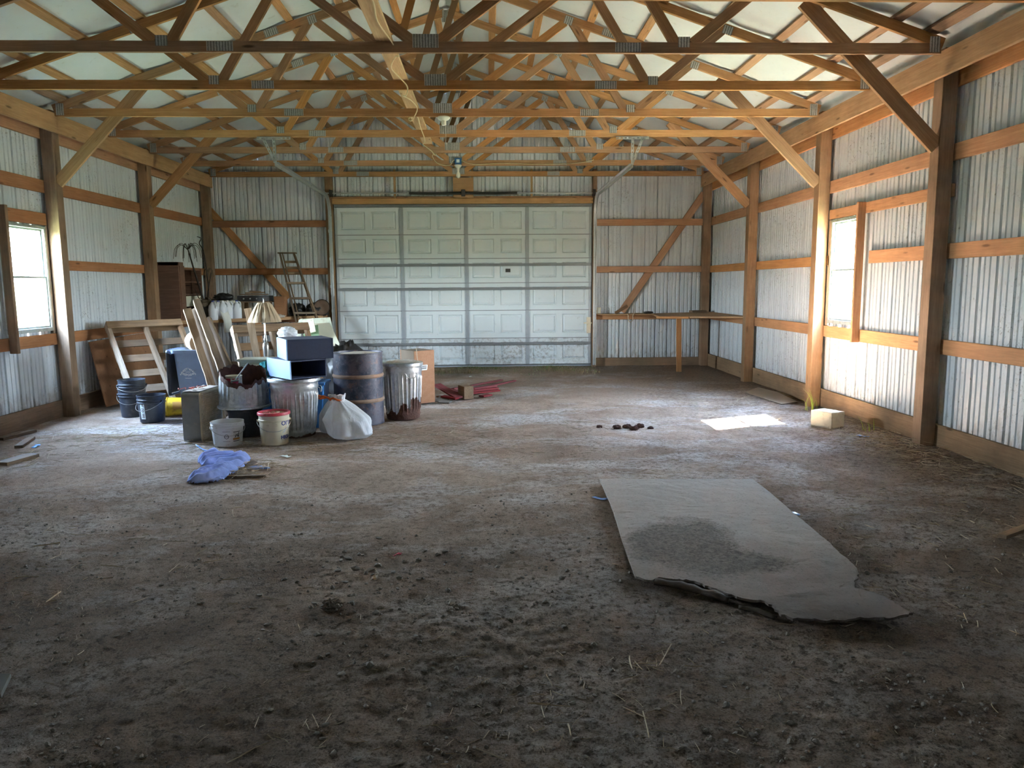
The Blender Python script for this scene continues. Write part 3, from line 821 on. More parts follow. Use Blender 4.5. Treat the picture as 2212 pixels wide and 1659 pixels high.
for x in (-1.41, .57): 
    g = G(); g.tube([(x-.012, 14.06, 3.19), (x+.012, 14.06, 3.19)], .036, 12); g.obj('winding_cone', M['track'], t, smooth=40)
g = G(); g.box((-.455, 14.03, 3.13), (-.385, 14.082, 3.25)); g.obj('centre_bracket', M['spring'], t, bevel=.004)
for x in (-2.80, 1.965):
    g = G(); g.tube([(x-.025, 14.06, 3.19), (x+.025, 14.06, 3.19)], .06, 16); g.tube([(x-.03, 14.06, 3.19), (x-.02, 14.06, 3.19)], .07, 16); g.obj('cable_drum', M['spring'], t, smooth=40)
def track(sx, label, hang, hl):
    X = -2.845 if sx < 0 else 1.995
    hx, hz = hang
    pts = [V((X, 14.09, .02)), V((X, 14.09, 1.5)), V((X, 14.09, 2.78))]
    for i in range(1, 8):
        a = i/7*(PI/2 - .12); pts.append(V((X, 14.09 - .34*(1-math.cos(a)), 2.80 + .34*math.sin(a))))
    end = V((hx, 10.45, hz)); pts.append(end)
    g = G(); vs = []; fs = []; c = [(-.028,.0),(-.028,-.052),(.024,-.052),(.024,-.046),(-.020,-.046),(-.020,0)]
    for i, p in enumerate(pts):
        d = (pts[min(i+1, len(pts)-1)] - pts[max(i-1, 0)]).normalized()
        a = V((1,0,0)) ; b = a.cross(d).normalized()
        for u, w in c: vs.append(p + a*u*sx*-1 + b*(w+.026))
    k = len(c)
    for i in range(len(pts)-1):
        for j in range(k): fs.append((i*k+j, i*k+(j+1)%k, (i+1)*k+(j+1)%k, (i+1)*k+j))
    fs += [tuple(range(k)), tuple(range((len(pts)-1)*k, len(pts)*k))]
    g.add(vs, fs)
    o = tag(g.obj('door_track', M['track'], smooth=30), label, 'garage door track', 'overhead door tracks')
    for z in (.55, 1.05, 1.5, 2.0, 2.5):
        q = G(); q.box((X-.012 + (-.03 if sx < 0 else .03), 14.085, z), (X+.012 + (-.03 if sx < 0 else .03), 14.119, z+.05)); q.obj('track_bracket', M['white_plastic'], o)
    # hanger of perforated angle iron under the fourth truss
    r = thing('track_hanger', (hx, 10.39, 3.46), hl, 'hanger', 'overhead door track hangers')
    ya = 10.36
    def strap(nm, p0, p1):
        p0 = V(p0); p1 = V(p1); L = (p1-p0).length; n = int(L/.05); q = G(); x = (p1-p0).normalized(); y = V((0,1,0)); z = x.cross(y)
        mat = Matrix((x, y, z)).transposed().to_4x4(); mat.translation = p0
        for i in range(n):
            u0 = L*i/n; u1 = L*(i+.62)/n; u2 = L*(i+1)/n
            q.box((u0,-.002,-.018), (u1,.002,-.006), mat); q.box((u0,-.002,.006), (u1,.002,.018), mat); q.box((u1,-.002,-.018), (u2,.002,.018), mat)
            q.box((u0,-.002,-.006), (u0+.004,.002,.006), mat)
        q.box((0,-.002,.016), (L,.03,.019), mat)
        q.obj(nm, M['track'], r)
    w = .20
    strap('crossbar', (hx-w*1.1, ya, 3.465), (hx+w*1.1, ya, 3.465))
    strap('drop_strap', (hx+.0, ya, 3.465), (hx, ya, hz+.0))
    strap('drop_strap', (hx-.14*(1 if sx < 0 else -1), ya, 3.465), (hx, ya, hz+.02))
track(-1, 'galvanised track curving up from the left edge of the overhead door', (-2.79, 3.15), 'perforated steel hanger holding the left door track')
track(1, 'galvanised track curving up from the right edge of the overhead door', (1.96, 3.12), 'perforated steel hanger holding the right door track')

# lamps and cable
t = thing('lamp_box', (-.46, 12.80, 3.50), 'blue junction box with a white bulb hanging from the sixth truss', 'light fixture')
g = G(); g.box((-.515, 12.76, 3.49), (-.405, 12.808, 3.60)); g.obj('junction_box', M['box_blue'], t, bevel=.006)
g = G(); g.box((-.485, 12.752, 3.525), (-.435, 12.76, 3.575)); g.obj('box_label', M['white_ink'], t)
g = G(); g.lathe([(.0,3.49),(.06,3.49),(.062,3.475),(.035,3.45),(.022,3.43),(.022,3.40),(0,3.40)], 20, (-.46,12.785,0)); g.obj('lampholder', M['porcelain'], t, smooth=50)
g = G(); g.lathe([(.0,3.405),(.018,3.40),(.02,3.375),(.034,3.34),(.036,3.315),(.028,3.29),(.012,3.278),(0,3.275)], 20, (-.46,12.785,0)); g.obj('bulb', M['porcelain'], t, smooth=60)
t = thing('lampholder', (-.49, 9.17, 3.48), 'white porcelain lampholder with no bulb under the third truss', 'light fixture')
g = G(); g.lathe([(0,3.48),(.07,3.48),(.075,3.468),(.06,3.45),(.03,3.437),(.028,3.40),(.022,3.385),(0,3.385)], 24, (-.49,9.17,0)); g.obj('base', M['porcelain'], t, smooth=50)
g = G(); g.tube([(-.47,9.17,3.40),(-.468,9.17,3.25),(-.472,9.17,3.17)], .002, 5); g.obj('pull_cord', M['white_plastic'], t)
pts = [(-.86,4.2,3.565),(-.84,5.3,3.560),(-.80,5.75,3.558),(-.83,6.2,3.562),(-.78,6.68,3.555),(-.735,6.78,3.475),(-.80,7.1,3.555),(-.88,7.45,3.555),(-.83,7.85,3.558),(-.78,7.91,3.50),(-.80,7.99,3.44),(-.87,8.35,3.52),(-.82,8.7,3.555),(-.78,9.0,3.53),(-.86,9.13,3.43),(-.90,9.20,3.47),(-.83,9.5,3.555),(-.84,10.1,3.55),(-.81,10.42,3.45),(-.85,10.6,3.43),(-.86,11.2,3.50),(-.80,11.5,3.49),(-.76,11.62,3.45),(-.76,11.9,3.52),(-.84,12.2,3.54),(-.80,12.6,3.50),(-.70,12.77,3.485),(-.585,12.775,3.49),(-.545,12.775,3.55),(-.46,12.78,3.585)]
def smooth_path(p, k=5):
    p = [V(q) for q in p]; out = []
    for i in range(len(p)-1):
        a, b, c, d = p[max(i-1,0)], p[i], p[i+1], p[min(i+2, len(p)-1)]
        for j in range(k):
            t = j/k
            out.append(.5*((2*b) + (c-a)*t + (2*a-5*b+4*c-d)*t*t + (3*b-a-3*c+d)*t**3))
    return out + [p[-1]]
g = G(); g.tube(smooth_path(pts), .0065, 6); tag(g.obj('power_cable', M['wire_y'], smooth=60), 'yellowed power cable looping along the runner board to the lamp', 'cable')
g = G(); g.tube(smooth_path([(-.41,12.78,3.56),(-.2,12.78,3.50),(.3,12.79,3.515),(.8,12.79,3.50),(1.3,12.79,3.505),(1.6,12.79,3.53),(1.78,12.79,3.57)]), .0065, 6); tag(g.obj('power_cable', M['wire_y'], smooth=60), 'yellowed cable strung along the sixth truss, right of the lamp box', 'cable')

# ------------------------------------------------------------------ small builders
def wrapper(c, a0, rad, z0, tilt=None):
    """maps label coordinates (x right, y up) onto a round body as seen from outside"""
    def fn(x, y):
        r = rad(z0+y) + .0012
        a = a0 + x/r
        return (c[0] + r*math.cos(a), c[1] + r*math.sin(a), c[2] + z0 + y)
    return fn
def patch(g, fn, x0, x1, y0, y1, n=8):
    vs = []; fs = []
    for i in range(n+1):
        for j in range(3): vs.append(fn(x0+(x1-x0)*i/n, y0+(y1-y0)*j/2))
    for i in range(n):
        for j in range(2): fs.append((i*3+j, (i+1)*3+j, (i+1)*3+j+1, i*3+j+1))
    g.add(vs, fs)
def poly_patch(g, fn, poly):
    g.add([fn(x, y) for x, y in poly], [tuple(range(len(poly)))])
def ring_patch(g, fn, x, y, r0, r1, n=20):
    vs = []
    for i in range(n):
        a = 2*PI*i/n
        vs += [fn(x+r0*math.cos(a), y+r0*math.sin(a)), fn(x+r1*math.cos(a), y+r1*math.sin(a))]
    g.add(vs, [(2*i, 2*i+1, 2*((i+1)%n)+1, 2*((i+1)%n)) for i in range(n)])

def bucket(name, c, rb, rt, h, mat, label, cat='bucket', group=None, ears=True, ear_a=0, M_=None, bands=((.74,.006),(.84,.006)), droop=.12, handle_dir=-1, sq=None, liptop=.004):
    t = thing(name, c, label, cat, group)
    rad = lambda z: rb + (rt-rb)*z/h
    prof = [(0, .0), (rb-.006, .0), (rb, .006)]
    for k, w in bands:
        z = h*k; prof += [(rad(z-.012), z-.012), (rad(z)+w, z-.008), (rad(z)+w, z+.004), (rad(z)+.001, z+.008)]
    prof += [(rad(h)-.001, h-.010), (rad(h)+liptop, h-.007), (rad(h)+liptop, h), (rad(h)-.004, h), (rad(h*.5)-.005, h*.5), (rb-.006, .01), (0, .01)]
    fn = None
    if sq:
        def fn(a, r, z, i):
            e = sq
            k = (abs(math.cos(a))**e + abs(math.sin(a))**e)**(-1/e)
            return r*k, z
    def bm():
        g = G(); g.lathe(prof, 48, c, fn, M_); return g
    bm().obj('bucket_body', mat, t, smooth=40)
    if ears:
        z = h*.78
        pts = []
        for s in (-1, 1):
            e = V((c[0] + s*(rad(z)+.008)*math.cos(ear_a), c[1] + s*(rad(z)+.008)*math.sin(ear_a), c[2]+z))
            g = G(); g.tube([e - V((math.cos(ear_a), math.sin(ear_a), 0))*s*.01, e + V((math.cos(ear_a), math.sin(ear_a), 0))*s*.012], .014, 10); 
            if M_: g.v = [tuple(M_ @ V(p)) for p in g.v]
            g.obj('handle_ear', mat, t, smooth=40)
        n = 18; rr = rad(z) + .018
        d = V((-math.sin(ear_a), math.cos(ear_a), 0))*handle_dir; x = V((math.cos(ear_a), math.sin(ear_a), 0))
        for i in range(n+1):
            a = PI*i/n
            p = V(c) + V((0,0,z)) + x*rr*math.cos(a) + d*(rr+.004)*math.sin(a) + V((0,0,-droop*math.sin(a)))
            pts.append(M_ @ p if M_ else p)
        g = G(); g.tube(pts, .0028, 6); g.obj('wire_handle', M['wire'], t, smooth=60)
    return t, rad

# two black buckets nested in one another, and a third in front
SB = (-4.262, 9.075, 0)
bucket('bucket', SB, .128, .152, .335, M['black_plastic'], 'black bucket at the bottom of the nested pair by the leaning pallet', group='black buckets', ear_a=.2, handle_dir=-1, droop=.10)
bucket('bucket', (SB[0]+.004, SB[1], .108), .126, .150, .335, M['black_plastic'], 'black bucket nested in the top of another, its wire handle slack', group='black buckets', ear_a=.5, handle_dir=-1, droop=.06)
FB = (-3.868, 8.69, 0)
t, rad = bucket('bucket', FB, .130, .153, .310, M['black_plastic'], 'single black bucket with a white side label, standing on the dirt', group='black buckets', ear_a=2.75, handle_dir=1, droop=.10)
a0 = math.radians(-110); f = wrapper(FB, a0, rad, 0)
g = G(); patch(g, f, -.030, .030, .045, .225); g.obj('label', M['white_ink'], t)
f2 = lambda x, y: tuple(V(f(x, y)) + V((math.cos(a0), math.sin(a0), 0))*.0012)
g = G(); ring_patch(g, f2, .0, .150, .018, .023); poly_patch(g, f2, [(-.012,.14),(-.004,.138),(.012,.158),(.004,.161)])
for y in (.062, .074, .086, .098): patch(g, f2, -.008 if y > .07 else -.016, .022, y, y+.006, 3)
text_geo(g, 'H', .035, lambda x, y: f2(y-.012+.01, .205-x), bold=.001)
g.obj('label_print', M['dark_ink'], t)

# yellow bucket lying on its side behind the fan
mt = Matrix.Translation((-3.86, 8.98, .118)) @ Matrix.Rotation(math.radians(14), 4, 'Z') @ Matrix.Rotation(PI/2, 4, 'Y') @ Matrix.Translation((0,0,-.28))
t = thing('bucket', (-3.72, 9.0, 0), 'yellow bucket lying on its side behind the box fan', 'bucket')
g = G(); h = .30; rb, rt = .098, .115
mt = Matrix.Translation((-3.87, 8.985, .118)) @ Matrix.Rotation(math.radians(10), 4, 'Z') @ Matrix.Rotation(PI/2, 4, 'Y')
g.lathe([(rt-.004,.0),(rt+.004,.0),(rt+.004,.012),(rt,.014),(rt-.002,.05),(rt+.003,.055),(rt+.003,.062),(rt-.003,.068),(rb,h-.004),(0,h),(0,h-.006),(rb-.005,h-.008),(rt-.004,.0)], 40, M=mt)
g.obj('bucket_body', M['yellow_plastic'], t, smooth=40)
fy = lambda x, y: tuple(mt @ V(((rt-.002+.0015 + (rb-rt)*y/h)*math.cos(-2.6+x), (rt-.002+.0015 + (rb-rt)*y/h)*math.sin(-2.6+x), y)))
g = G(); patch(g, fy, .15, 1.5, .09, .25, 14); g.obj('label', M['cream_paint'], t)
g = G(); patch(g, lambda x, y: tuple(V(fy(x,y)) + V((0,0,.0))*1 + (mt.to_3x3() @ V((math.cos(-2.6+x), math.sin(-2.6+x), 0)))*.0012), .35, 1.2, .13, .24, 10); g.obj('label_band', M['orange_ink'], t)
o = G().box((-3.965, 8.83, .0), (-3.86, 8.90, .02)); tag(o.obj('litter_scrap', M['paper'], bevel=.003), 'white scrap on the dirt in front of the yellow bucket', 'litter')
g = G(); g.tube([(-4.0, 8.97, .13), (-3.80, 8.99, .13)], .03, 14); tag(g.obj('pipe_offcut', M['track'], smooth=40), 'short grey pipe sticking out of the yellow bucket', 'pipe')

# box fan standing on the dirt
FC = V((-2.845, 7.42, 0)); ga = math.radians(-4)         # grille faces +X, turned a little towards the camera
fw, fd, fhh = .50, .175, .505
mf = Matrix.Translation(FC) @ Matrix.Rotation(ga, 4, 'Z')   # local x = out of the grille, y = along the grille
t = thing('box_fan', tuple(mf @ V((-fd/2, fw/2, 0))), 'square grey box fan with a dusty tan grille, standing on edge', 'fan')
def rrect(y0, y1, z0, z1, r, n=6):
    out = []
    for cy_, cz, a in ((y1-r, z1-r, 0), (y0+r, z1-r, PI/2), (y0+r, z0+r, PI), (y1-r, z0+r, 1.5*PI)):
        for i in range(n+1): out.append((cy_ + r*math.cos(a+PI/2*i/n), cz + r*math.sin(a+PI/2*i/n)))
    return out
def ring(g, outer, inner, x0, x1):
    k = len(outer)
    vs = [mf @ V((x, y, z)) for x in (x0, x1) for L_ in (outer, inner) for y, z in L_]
    fs = []
    for i in range(k):
        j = (i+1) % k
        fs += [(i, j, 2*k+j, 2*k+i), (k+j, k+i, 3*k+i, 3*k+j), (2*k+i, 2*k+j, 3*k+j, 3*k+i), (j, i, k+i, k+j)]
    g.add(vs, fs)
g = G(); ring(g, rrect(0, fw, 0, fhh, .05), rrect(.012, fw-.012, .012, fhh-.012, .04), -fd, 0); g.obj('housing', M['fan'], t, smooth=40)
g = G(); ring(g, rrect(.002, fw-.002, .002, fhh-.002, .05), rrect(.022, fw-.022, .022, fhh-.022, .035), 0, .012); g.obj('grille_frame', M['fan_grille'], t, smooth=40)
for xx in (.004, -fd-.004):
    g = G()
    for i in range(25): 
        z = .03 + i*(fhh-.06)/24; g.tube([mf @ V((xx, .018, z)), mf @ V((xx, fw-.018, z))], .0042, 5)
    for i in range(18):
        y = .03 + i*(fw-.06)/17; g.tube([mf @ V((xx, y, .018)), mf @ V((xx, y, fhh-.018))], .0046, 5)
    g.obj('grille', M['fan_grille'], t, smooth=50)
g = G(); mc = mf @ Matrix.Translation((-.10, fw/2, fhh/2)) @ Matrix.Rotation(PI/2, 4, 'Y')
g.lathe([(0,-.04),(.05,-.04),(.05,.04),(0,.04)], 18, M=mc); g.obj('motor', M['fan'], t, smooth=40)
for k in range(5):
    q = mc @ Matrix.Rotation(2*PI*k/5, 4, 'Z'); g = G()
    vs = []
    for i in range(5):
        r = .045 + .16*i/4; w = .05 + .05*i/4
        vs += [q @ V((r, -w*.6, -.018)), q @ V((r, w*.6, .018))]
    g.add(vs, [(2*i, 2*i+2, 2*i+3, 2*i+1) for i in range(4)]); g.obj('blade', M['fan'], t)
g = G(); n = 24
vs = [mf @ V((-fd+fd*j/8+.0, .03+(fw-.06)*i/n, fhh + .004 + .012*max(0, noise.noise((i*.5, j*.7, 3)) + .3)*(1 if 0 < i < n and 0 < j < 8 else 0))) for i in range(n+1) for j in range(9)]
g.add(vs, [(i*9+j, i*9+j+1, (i+1)*9+j+1, (i+1)*9+j) for i in range(n) for j in range(8)][::1]); g.f = [tuple(reversed(f_)) for f_ in g.f]
g.obj('dust_layer', M['dust'], t, smooth=60)
g = G()
for k in range(5):
    p = mf @ V((-.14 + .02*k, .03+.05*k, fhh+.02)); a = R.random()*6
    g.tube(smooth_path([p, p + V((.05*math.cos(a), .05*math.sin(a), .015)), p + V((.07*math.cos(a+1), .07*math.sin(a+1), .004)), p + V((.11*math.cos(a+.6), .1*math.sin(a+.6), .01))]), .004, 5)
tag(g.obj('twine_tangle', M['red_bits'], smooth=60), 'faded red twine tangled on top of the box fan', 'twine')

# white oval bucket, printed
WB = (-2.545, 7.315, 0); h = .235
t, rad = bucket('bucket', WB, .126, .146, h, M['white_plastic'], 'small open white bucket with a printed animal, in front of the can', ear_a=math.radians(-150), handle_dir=1, droop=.07, sq=2.5, bands=((.80,.004),(.90,.005)))
sqk = lambda a: (abs(math.cos(a))**2.5 + abs(math.sin(a))**2.5)**(-1/2.5)
def fw_(x, y, off=.0016, a0=math.radians(-72)):
    a = a0 + x/.135; r = rad(y)*sqk(a) + off
    return (WB[0] + r*math.cos(a), WB[1] + r*math.sin(a), y)
g = G()
for y in (.055, .150): patch(g, fw_, -.045, .022, y, y+.003, 8)
ring_patch(g, fw_, -.010, .103, .017, .022, 24); patch(g, fw_, -.028, .008, .101, .106, 6)
g.obj('faint_print', M['dark_ink'], t)
g = G(); patch(g, fw_, .048, .118, .142, .149, 8); patch(g, fw_, .048, .118, .053, .060, 8)
poly_patch(g, lambda x, y: fw_(x, y, .002), [(.060,.088),(.066,.090),(.074,.104),(.086,.105),(.092,.090),(.098,.090),(.096,.104),(.102,.090),(.108,.090),(.106,.118),(.108,.135),(.100,.139),(.097,.126),(.086,.122),(.074,.122),(.067,.114)])
ring_patch(g, fw_, .062, .125, .009, .011, 16); g.obj('dark_print', M['dark_ink'], t)
g = G(); patch(g, fw_, .046, .118, .068, .086, 8); g.obj('orange_print', M['orange_ink'], t)

# cream bucket with a red lid
RB = (-2.10, 7.345, 0); h = .300
t, rad = bucket('bucket', RB, .128, .146, h, M['cream_plastic'], 'cream bucket with a red lid and blue lettering', ear_a=math.radians(-165), handle_dir=1, droop=.09, bands=((.82,.005),))
g = G(); g.lathe([(.0,.304),(.125,.304),(.132,.318),(.152,.320),(.156,.314),(.156,.294),(.148,.292),(.148,.298)], 48, RB); g.obj('lid', M['red_plastic'], t, smooth=40)
g = G(); n = 60
for i in range(n):
    a = R.random()*6.28; r = .11*R.random()**.5; p = V((RB[0]+r*math.cos(a), RB[1]+r*math.sin(a), .306)); b = R.random()*6.28
    g.box((-.012,-.002,0), (.012,.002,.003), Matrix.Translation(p) @ Matrix.Rotation(b, 4, 'Z'))
g.obj('chaff', M['straw'], t)
fr = wrapper(RB, math.radians(-74), rad, 0)
g = G(); text_geo(g, "OI'TE", .062, lambda x, y: fr(x+.066, y+.195), 'LEFT', bold=.0018); g.obj('brand_lettering', M['blue_ink'], t)
g = G(); text_geo(g, 'HIGH', .048, lambda x, y: fr(x+.058, y+.062), 'LEFT', bold=.0022)
patch(g, fr, .105, .14, .243, .246, 3); patch(g, fr, .060, .19, .050, .0515, 6); g.obj('lettering', M['blue_ink'], t)
g = G(); poly_patch(g, fr, [(.085,.125),(.10,.12),(.115,.14),(.12,.162),(.10,.165),(.095,.145)]); poly_patch(g, fr, [(.045,.135),(.055,.14),(.06,.155),(.05,.150)]); poly_patch(g, fr, [(.075,.105),(.08,.105),(.085,.14),(.08,.14)]); g.obj('faded_picture', M['galv'], t)

# galvanised cans
def fluted(r0, r1, h, n=30, amp=.006, za=.13, zb=.78):
    def rad(z): return r0 + (r1-r0)*z/h
    def fn(a, r, z, i):
        k = z/h
        if za < k < zb and r > r0*.8:
            w = min(1, (k-za)/.05, (zb-k)/.05)
            c_ = max(0, math.cos(a*n))**2.5
            r = r + amp*w*c_
        return r, z
    return rad, fn
def can_profile(rad, h, m=26):
    pr = [(0, .012), (rad(0)-.004, .012), (rad(0), 0)]
    for i in range(1, m):
        z = h*.97*i/m; k = z/h; r = rad(z)
        if .84 < k < .88 or .05 < k < .08: r += .006
        pr.append((r, z))
    pr += [(rad(h)+.004, h*.97), (rad(h)+.010, h*.985), (rad(h)+.006, h), (rad(h)-.004, h*.99), (rad(h*.6)-.006, h*.6), (rad(.03)-.006, .03), (0, .03)]
    return pr
def side_handle(t, c, rad, z, a):
    x = V((math.cos(a), math.sin(a), 0)); y = V((-math.sin(a), math.cos(a), 0)); p = V(c) + x*(rad(z)+.006) + V((0,0,z))
    g = G(); g.tube(smooth_path([p - y*.07, p - y*.065 + x*.022 - V((0,0,.01)), p - y*.04 + x*.026 - V((0,0,.05)), p + y*.04 + x*.026 - V((0,0,.05)), p + y*.065 + x*.022 - V((0,0,.01)), p + y*.07]), .0045, 6)
    g.obj('side_handle', M['galv'], t, smooth=60)
C1 = (-2.005, 7.79, 0); H1 = .59
t = thing('trash_can', C1, 'fluted galvanised trash can carrying two blue boxes', 'trash can', 'galvanised trash cans')
rad, fn = fluted(.195, .245, H1, 34, .009)
g = G(); g.lathe(can_profile(rad, H1), 340, C1, fn); g.obj('can_body', M['galv_low'], t, smooth=35)
g = G(); g.lathe([(0,.605),(.12,.604),(.20,.600),(.232,.592),(.240,.600),(.262,.600),(.266,.592),(.266,.568),(.258,.566)], 64, C1); g.obj('lid', M['galv'], t, smooth=40)
side_handle(t, C1, rad, .50, math.radians(5)); side_handle(t, C1, rad, .50, math.radians(185))
C2 = (-1.0, 8.76, 0); H2 = .645
t = thing('trash_can', C2, 'galvanised trash can rusted through at the foot, beside the oil drum', 'trash can', 'galvanised trash cans')
rad, fn = fluted(.192, .226, H2, 30, .009, .14, .80)
g = G(); g.lathe(can_profile(rad, H2), 300, C2, fn); g.obj('can_body', M['galv_hole'], t, smooth=35)
g = G(); g.lathe([(0,.668),(.12,.666),(.19,.655),(.22,.645),(.236,.648),(.240,.640),(.240,.615),(.234,.613)], 64, C2); g.obj('lid', M['galv'], t, smooth=40)
g = G(); n = 40
vs = [(C2[0], C2[1], .676)]; 
for j in range(1, 5):
    for i in range(n):
        a = 2*PI*i/n; r = .21*j/4; vs.append((C2[0]+r*math.cos(a), C2[1]+r*math.sin(a), .668 - .016*(j/4)**2 + (.010*(noise.noise((r*20*math.cos(a), r*20*math.sin(a), 1))+.4) if j < 4 else -.004)))
fs = [(0, 1+i, 1+(i+1)%n) for i in range(n)]
for j in range(3):
    for i in range(n): fs.append((1+j*n+i, 1+(j+1)*n+i, 1+(j+1)*n+(i+1)%n, 1+j*n+(i+1)%n))
g.add(vs, fs); g.obj('dirt_on_lid', M['dust'], t, smooth=60)
side_handle(t, C2, rad, .54, math.radians(-60)); side_handle(t, C2, rad, .54, math.radians(120))
# upturned can, rusted open, on a dark tub
UB = (-2.525, 7.80, 0)
t = thing('plastic_tub', UB, 'dark plastic tub under the upturned rusted can', 'tub')
g = G(); g.lathe([(0,.0),(.150,.0),(.155,.01),(.168,.285),(.172,.288),(.172,.296),(.16,.296),(0,.29)], 40, UB); g.obj('tub_body', M['black_plastic'], t, smooth=40)
g = G(); g.lathe([(.170,.262),(.178,.264),(.178,.282),(.170,.284)], 40, UB); g.obj('tub_rim', M['black_plastic'], t, smooth=40)
UC = (UB[0], UB[1], .298)
t = thing('trash_can', UC, 'upturned galvanised can with a jagged rusted open top', 'trash can', 'galvanised trash cans')
rad2 = lambda z: .250 - .03*z/.5
def jag(a):
    # high at the back left, torn low at the front
    base = .345 + .075*math.cos(a - math.radians(115))
    return base + .050*noise.noise((math.cos(a)*2.6, math.sin(a)*2.6, 2.2)) + .030*noise.noise((math.cos(a)*5, math.sin(a)*5, 5.1)) + .008*noise.noise((math.cos(a)*11, math.sin(a)*11, 7)) + .006*noise.noise((math.cos(a)*35, math.sin(a)*35, 3))
def shell(g, off, flute, za, zb_, n=260, m=12):
    vs = []; fs = []
    for j in range(n):
        a = 2*PI*j/n; top = jag(a)
        z0 = za(a, top); z1 = zb_(a, top)
        for i in range(m+1):
            z = z0 + (z1-z0)*i/m; r = rad2(z) + off
            if flute and .08 < z < .33: r += .005*max(-.3, math.cos(a*26))*min(1, (z-.08)/.03)
            if .30*.1 < z < .05: r += .004
            vs.append((UC[0]+r*math.cos(a), UC[1]+r*math.sin(a), UC[2]+z))
    for j in range(n):
        j2 = (j+1) % n
        for i in range(m): 
            q = (j*(m+1)+i, j2*(m+1)+i, j2*(m+1)+i+1, j*(m+1)+i+1)
            fs.append(q if off >= 0 else q[::-1])
    g.add(vs, fs)
rust_w = lambda a: .03 + .03*max(0, noise.noise((math.cos(a)*4, math.sin(a)*4, 9.5))+.3)
g = G(); shell(g, .0, True, lambda a, t_: 0, lambda a, t_: t_ - rust_w(a)); g.obj('can_body', M['galv'], t, smooth=35)
g = G(); shell(g, .0, False, lambda a, t_: t_ - rust_w(a), lambda a, t_: t_, m=3); shell(g, -.004, False, lambda a, t_: 0, lambda a, t_: t_, m=8); g.obj('rusted_edge', M['rust'], t, smooth=35)
g = G(); g.lathe([(.247,.004),(.258,.0),(.266,.006),(.266,.020),(.256,.026),(.249,.026)], 64, UC); g.obj('rolled_rim', M['galv'], t, smooth=40)
g = G(); n = 30; vs = [(UC[0], UC[1], UC[2]+.20)]; fs = []
for j in range(1, 5):
    for i in range(n):
        a = 2*PI*i/n; r = .235*j/4; vs.append((UC[0]+r*math.cos(a), UC[1]+r*math.sin(a), UC[2]+.19+.02*noise.noise((r*12*math.cos(a), r*12*math.sin(a), 4))))
fs = [(0, 1+i, 1+(i+1)%n) for i in range(n)] + [(1+j*n+i, 1+(j+1)*n+i, 1+(j+1)*n+(i+1)%n, 1+j*n+(i+1)%n) for j in range(3) for i in range(n)]
g.add(vs, fs); g.obj('rust_flakes', M['rust'], t, smooth=60)
PCN = (-2.60, 7.74, UC[2]+.205)
t = thing('paint_can', PCN, 'old paint can with a torn pink label inside the rusted can', 'paint can')
g = G(); g.lathe([(0,0),(.078,0),(.08,.004),(.08,.118),(.083,.12),(.083,.128),(.076,.128),(.074,.118),(.074,.01),(0,.01)], 36, PCN); g.obj('can_body', M['cream_plastic'], t, smooth=40)
g = G(); f = wrapper(PCN, math.radians(-75), lambda z: .0802, 0); patch(g, f, -.09, -.03, .02, .105, 6); patch(g, f, -.01, .05, .03, .105, 6); g.obj('label', M['red_plastic'], t)
g = G(); p0 = V((-2.545, 7.60, UC[2]+.295)); p1 = V((-2.44, 7.70, UC[2]+.46)); g.tube([p0, p1], .007, 8)
t = g.obj('pull_bar', M['wire'], smooth=40); tag(t, 'bent steel bar propped on the torn edge of the rusted can', 'bar')
q = G(); q.tube([p0 + V((-.035,-.012,-.004)), p0 + V((.035,.012,.004))], .009, 8); q.obj('cross_grip', M['wire'], t, smooth=40)

# oil drum
DR = (-1.455, 8.43, 0); HD = .80
t = thing('oil_drum', DR, 'rusty black steel oil drum with two rolling hoops', 'drum')
rD = .272
pr = [(0,.0),(rD-.01,.0),(rD+.004,.004),(rD+.004,.016),(rD,.02)]
for zc in (.275, .545): pr += [(rD, zc-.02), (rD+.006, zc-.012), (rD+.011, zc), (rD+.006, zc+.012), (rD, zc+.02)]
pr += [(rD, HD-.014), (rD+.005, HD-.010), (rD+.005, HD), (rD-.006, HD), (rD-.008, HD-.02), (0, HD-.02)]
g = G(); g.lathe(pr, 72, DR); g.obj('drum_shell', M['drum'], t, smooth=35)
for zc in (.275, .545):
    g = G(); g.lathe([(rD+.0005,zc-.021),(rD+.0075,zc-.011),(rD+.0118,zc),(rD+.0075,zc+.011),(rD+.0005,zc+.021)], 72, DR); g.obj('rolling_hoop', M['drum_band'], t, smooth=60)
g = G(); n = 40; vs = [(DR[0], DR[1], HD+.004)]
for j in range(1, 5):
    for i in range(n):
        a = 2*PI*i/n; r = .225*j/4*(1+.12*noise.noise((math.cos(a)*2, math.sin(a)*2, 8))); vs.append((DR[0]+.02+r*math.cos(a), DR[1]+r*math.sin(a), HD-.018 + (.022*(1-(j/4)**2)) + .004*noise.noise((a*3, j, 1))))
fs = [(0, 1+i, 1+(i+1)%n) for i in range(n)] + [(1+j*n+i, 1+(j+1)*n+i, 1+(j+1)*n+(i+1)%n, 1+j*n+(i+1)%n) for j in range(3) for i in range(n)]
g.add(vs, fs); g.obj('dust_on_top', M['dust'], t, smooth=60)

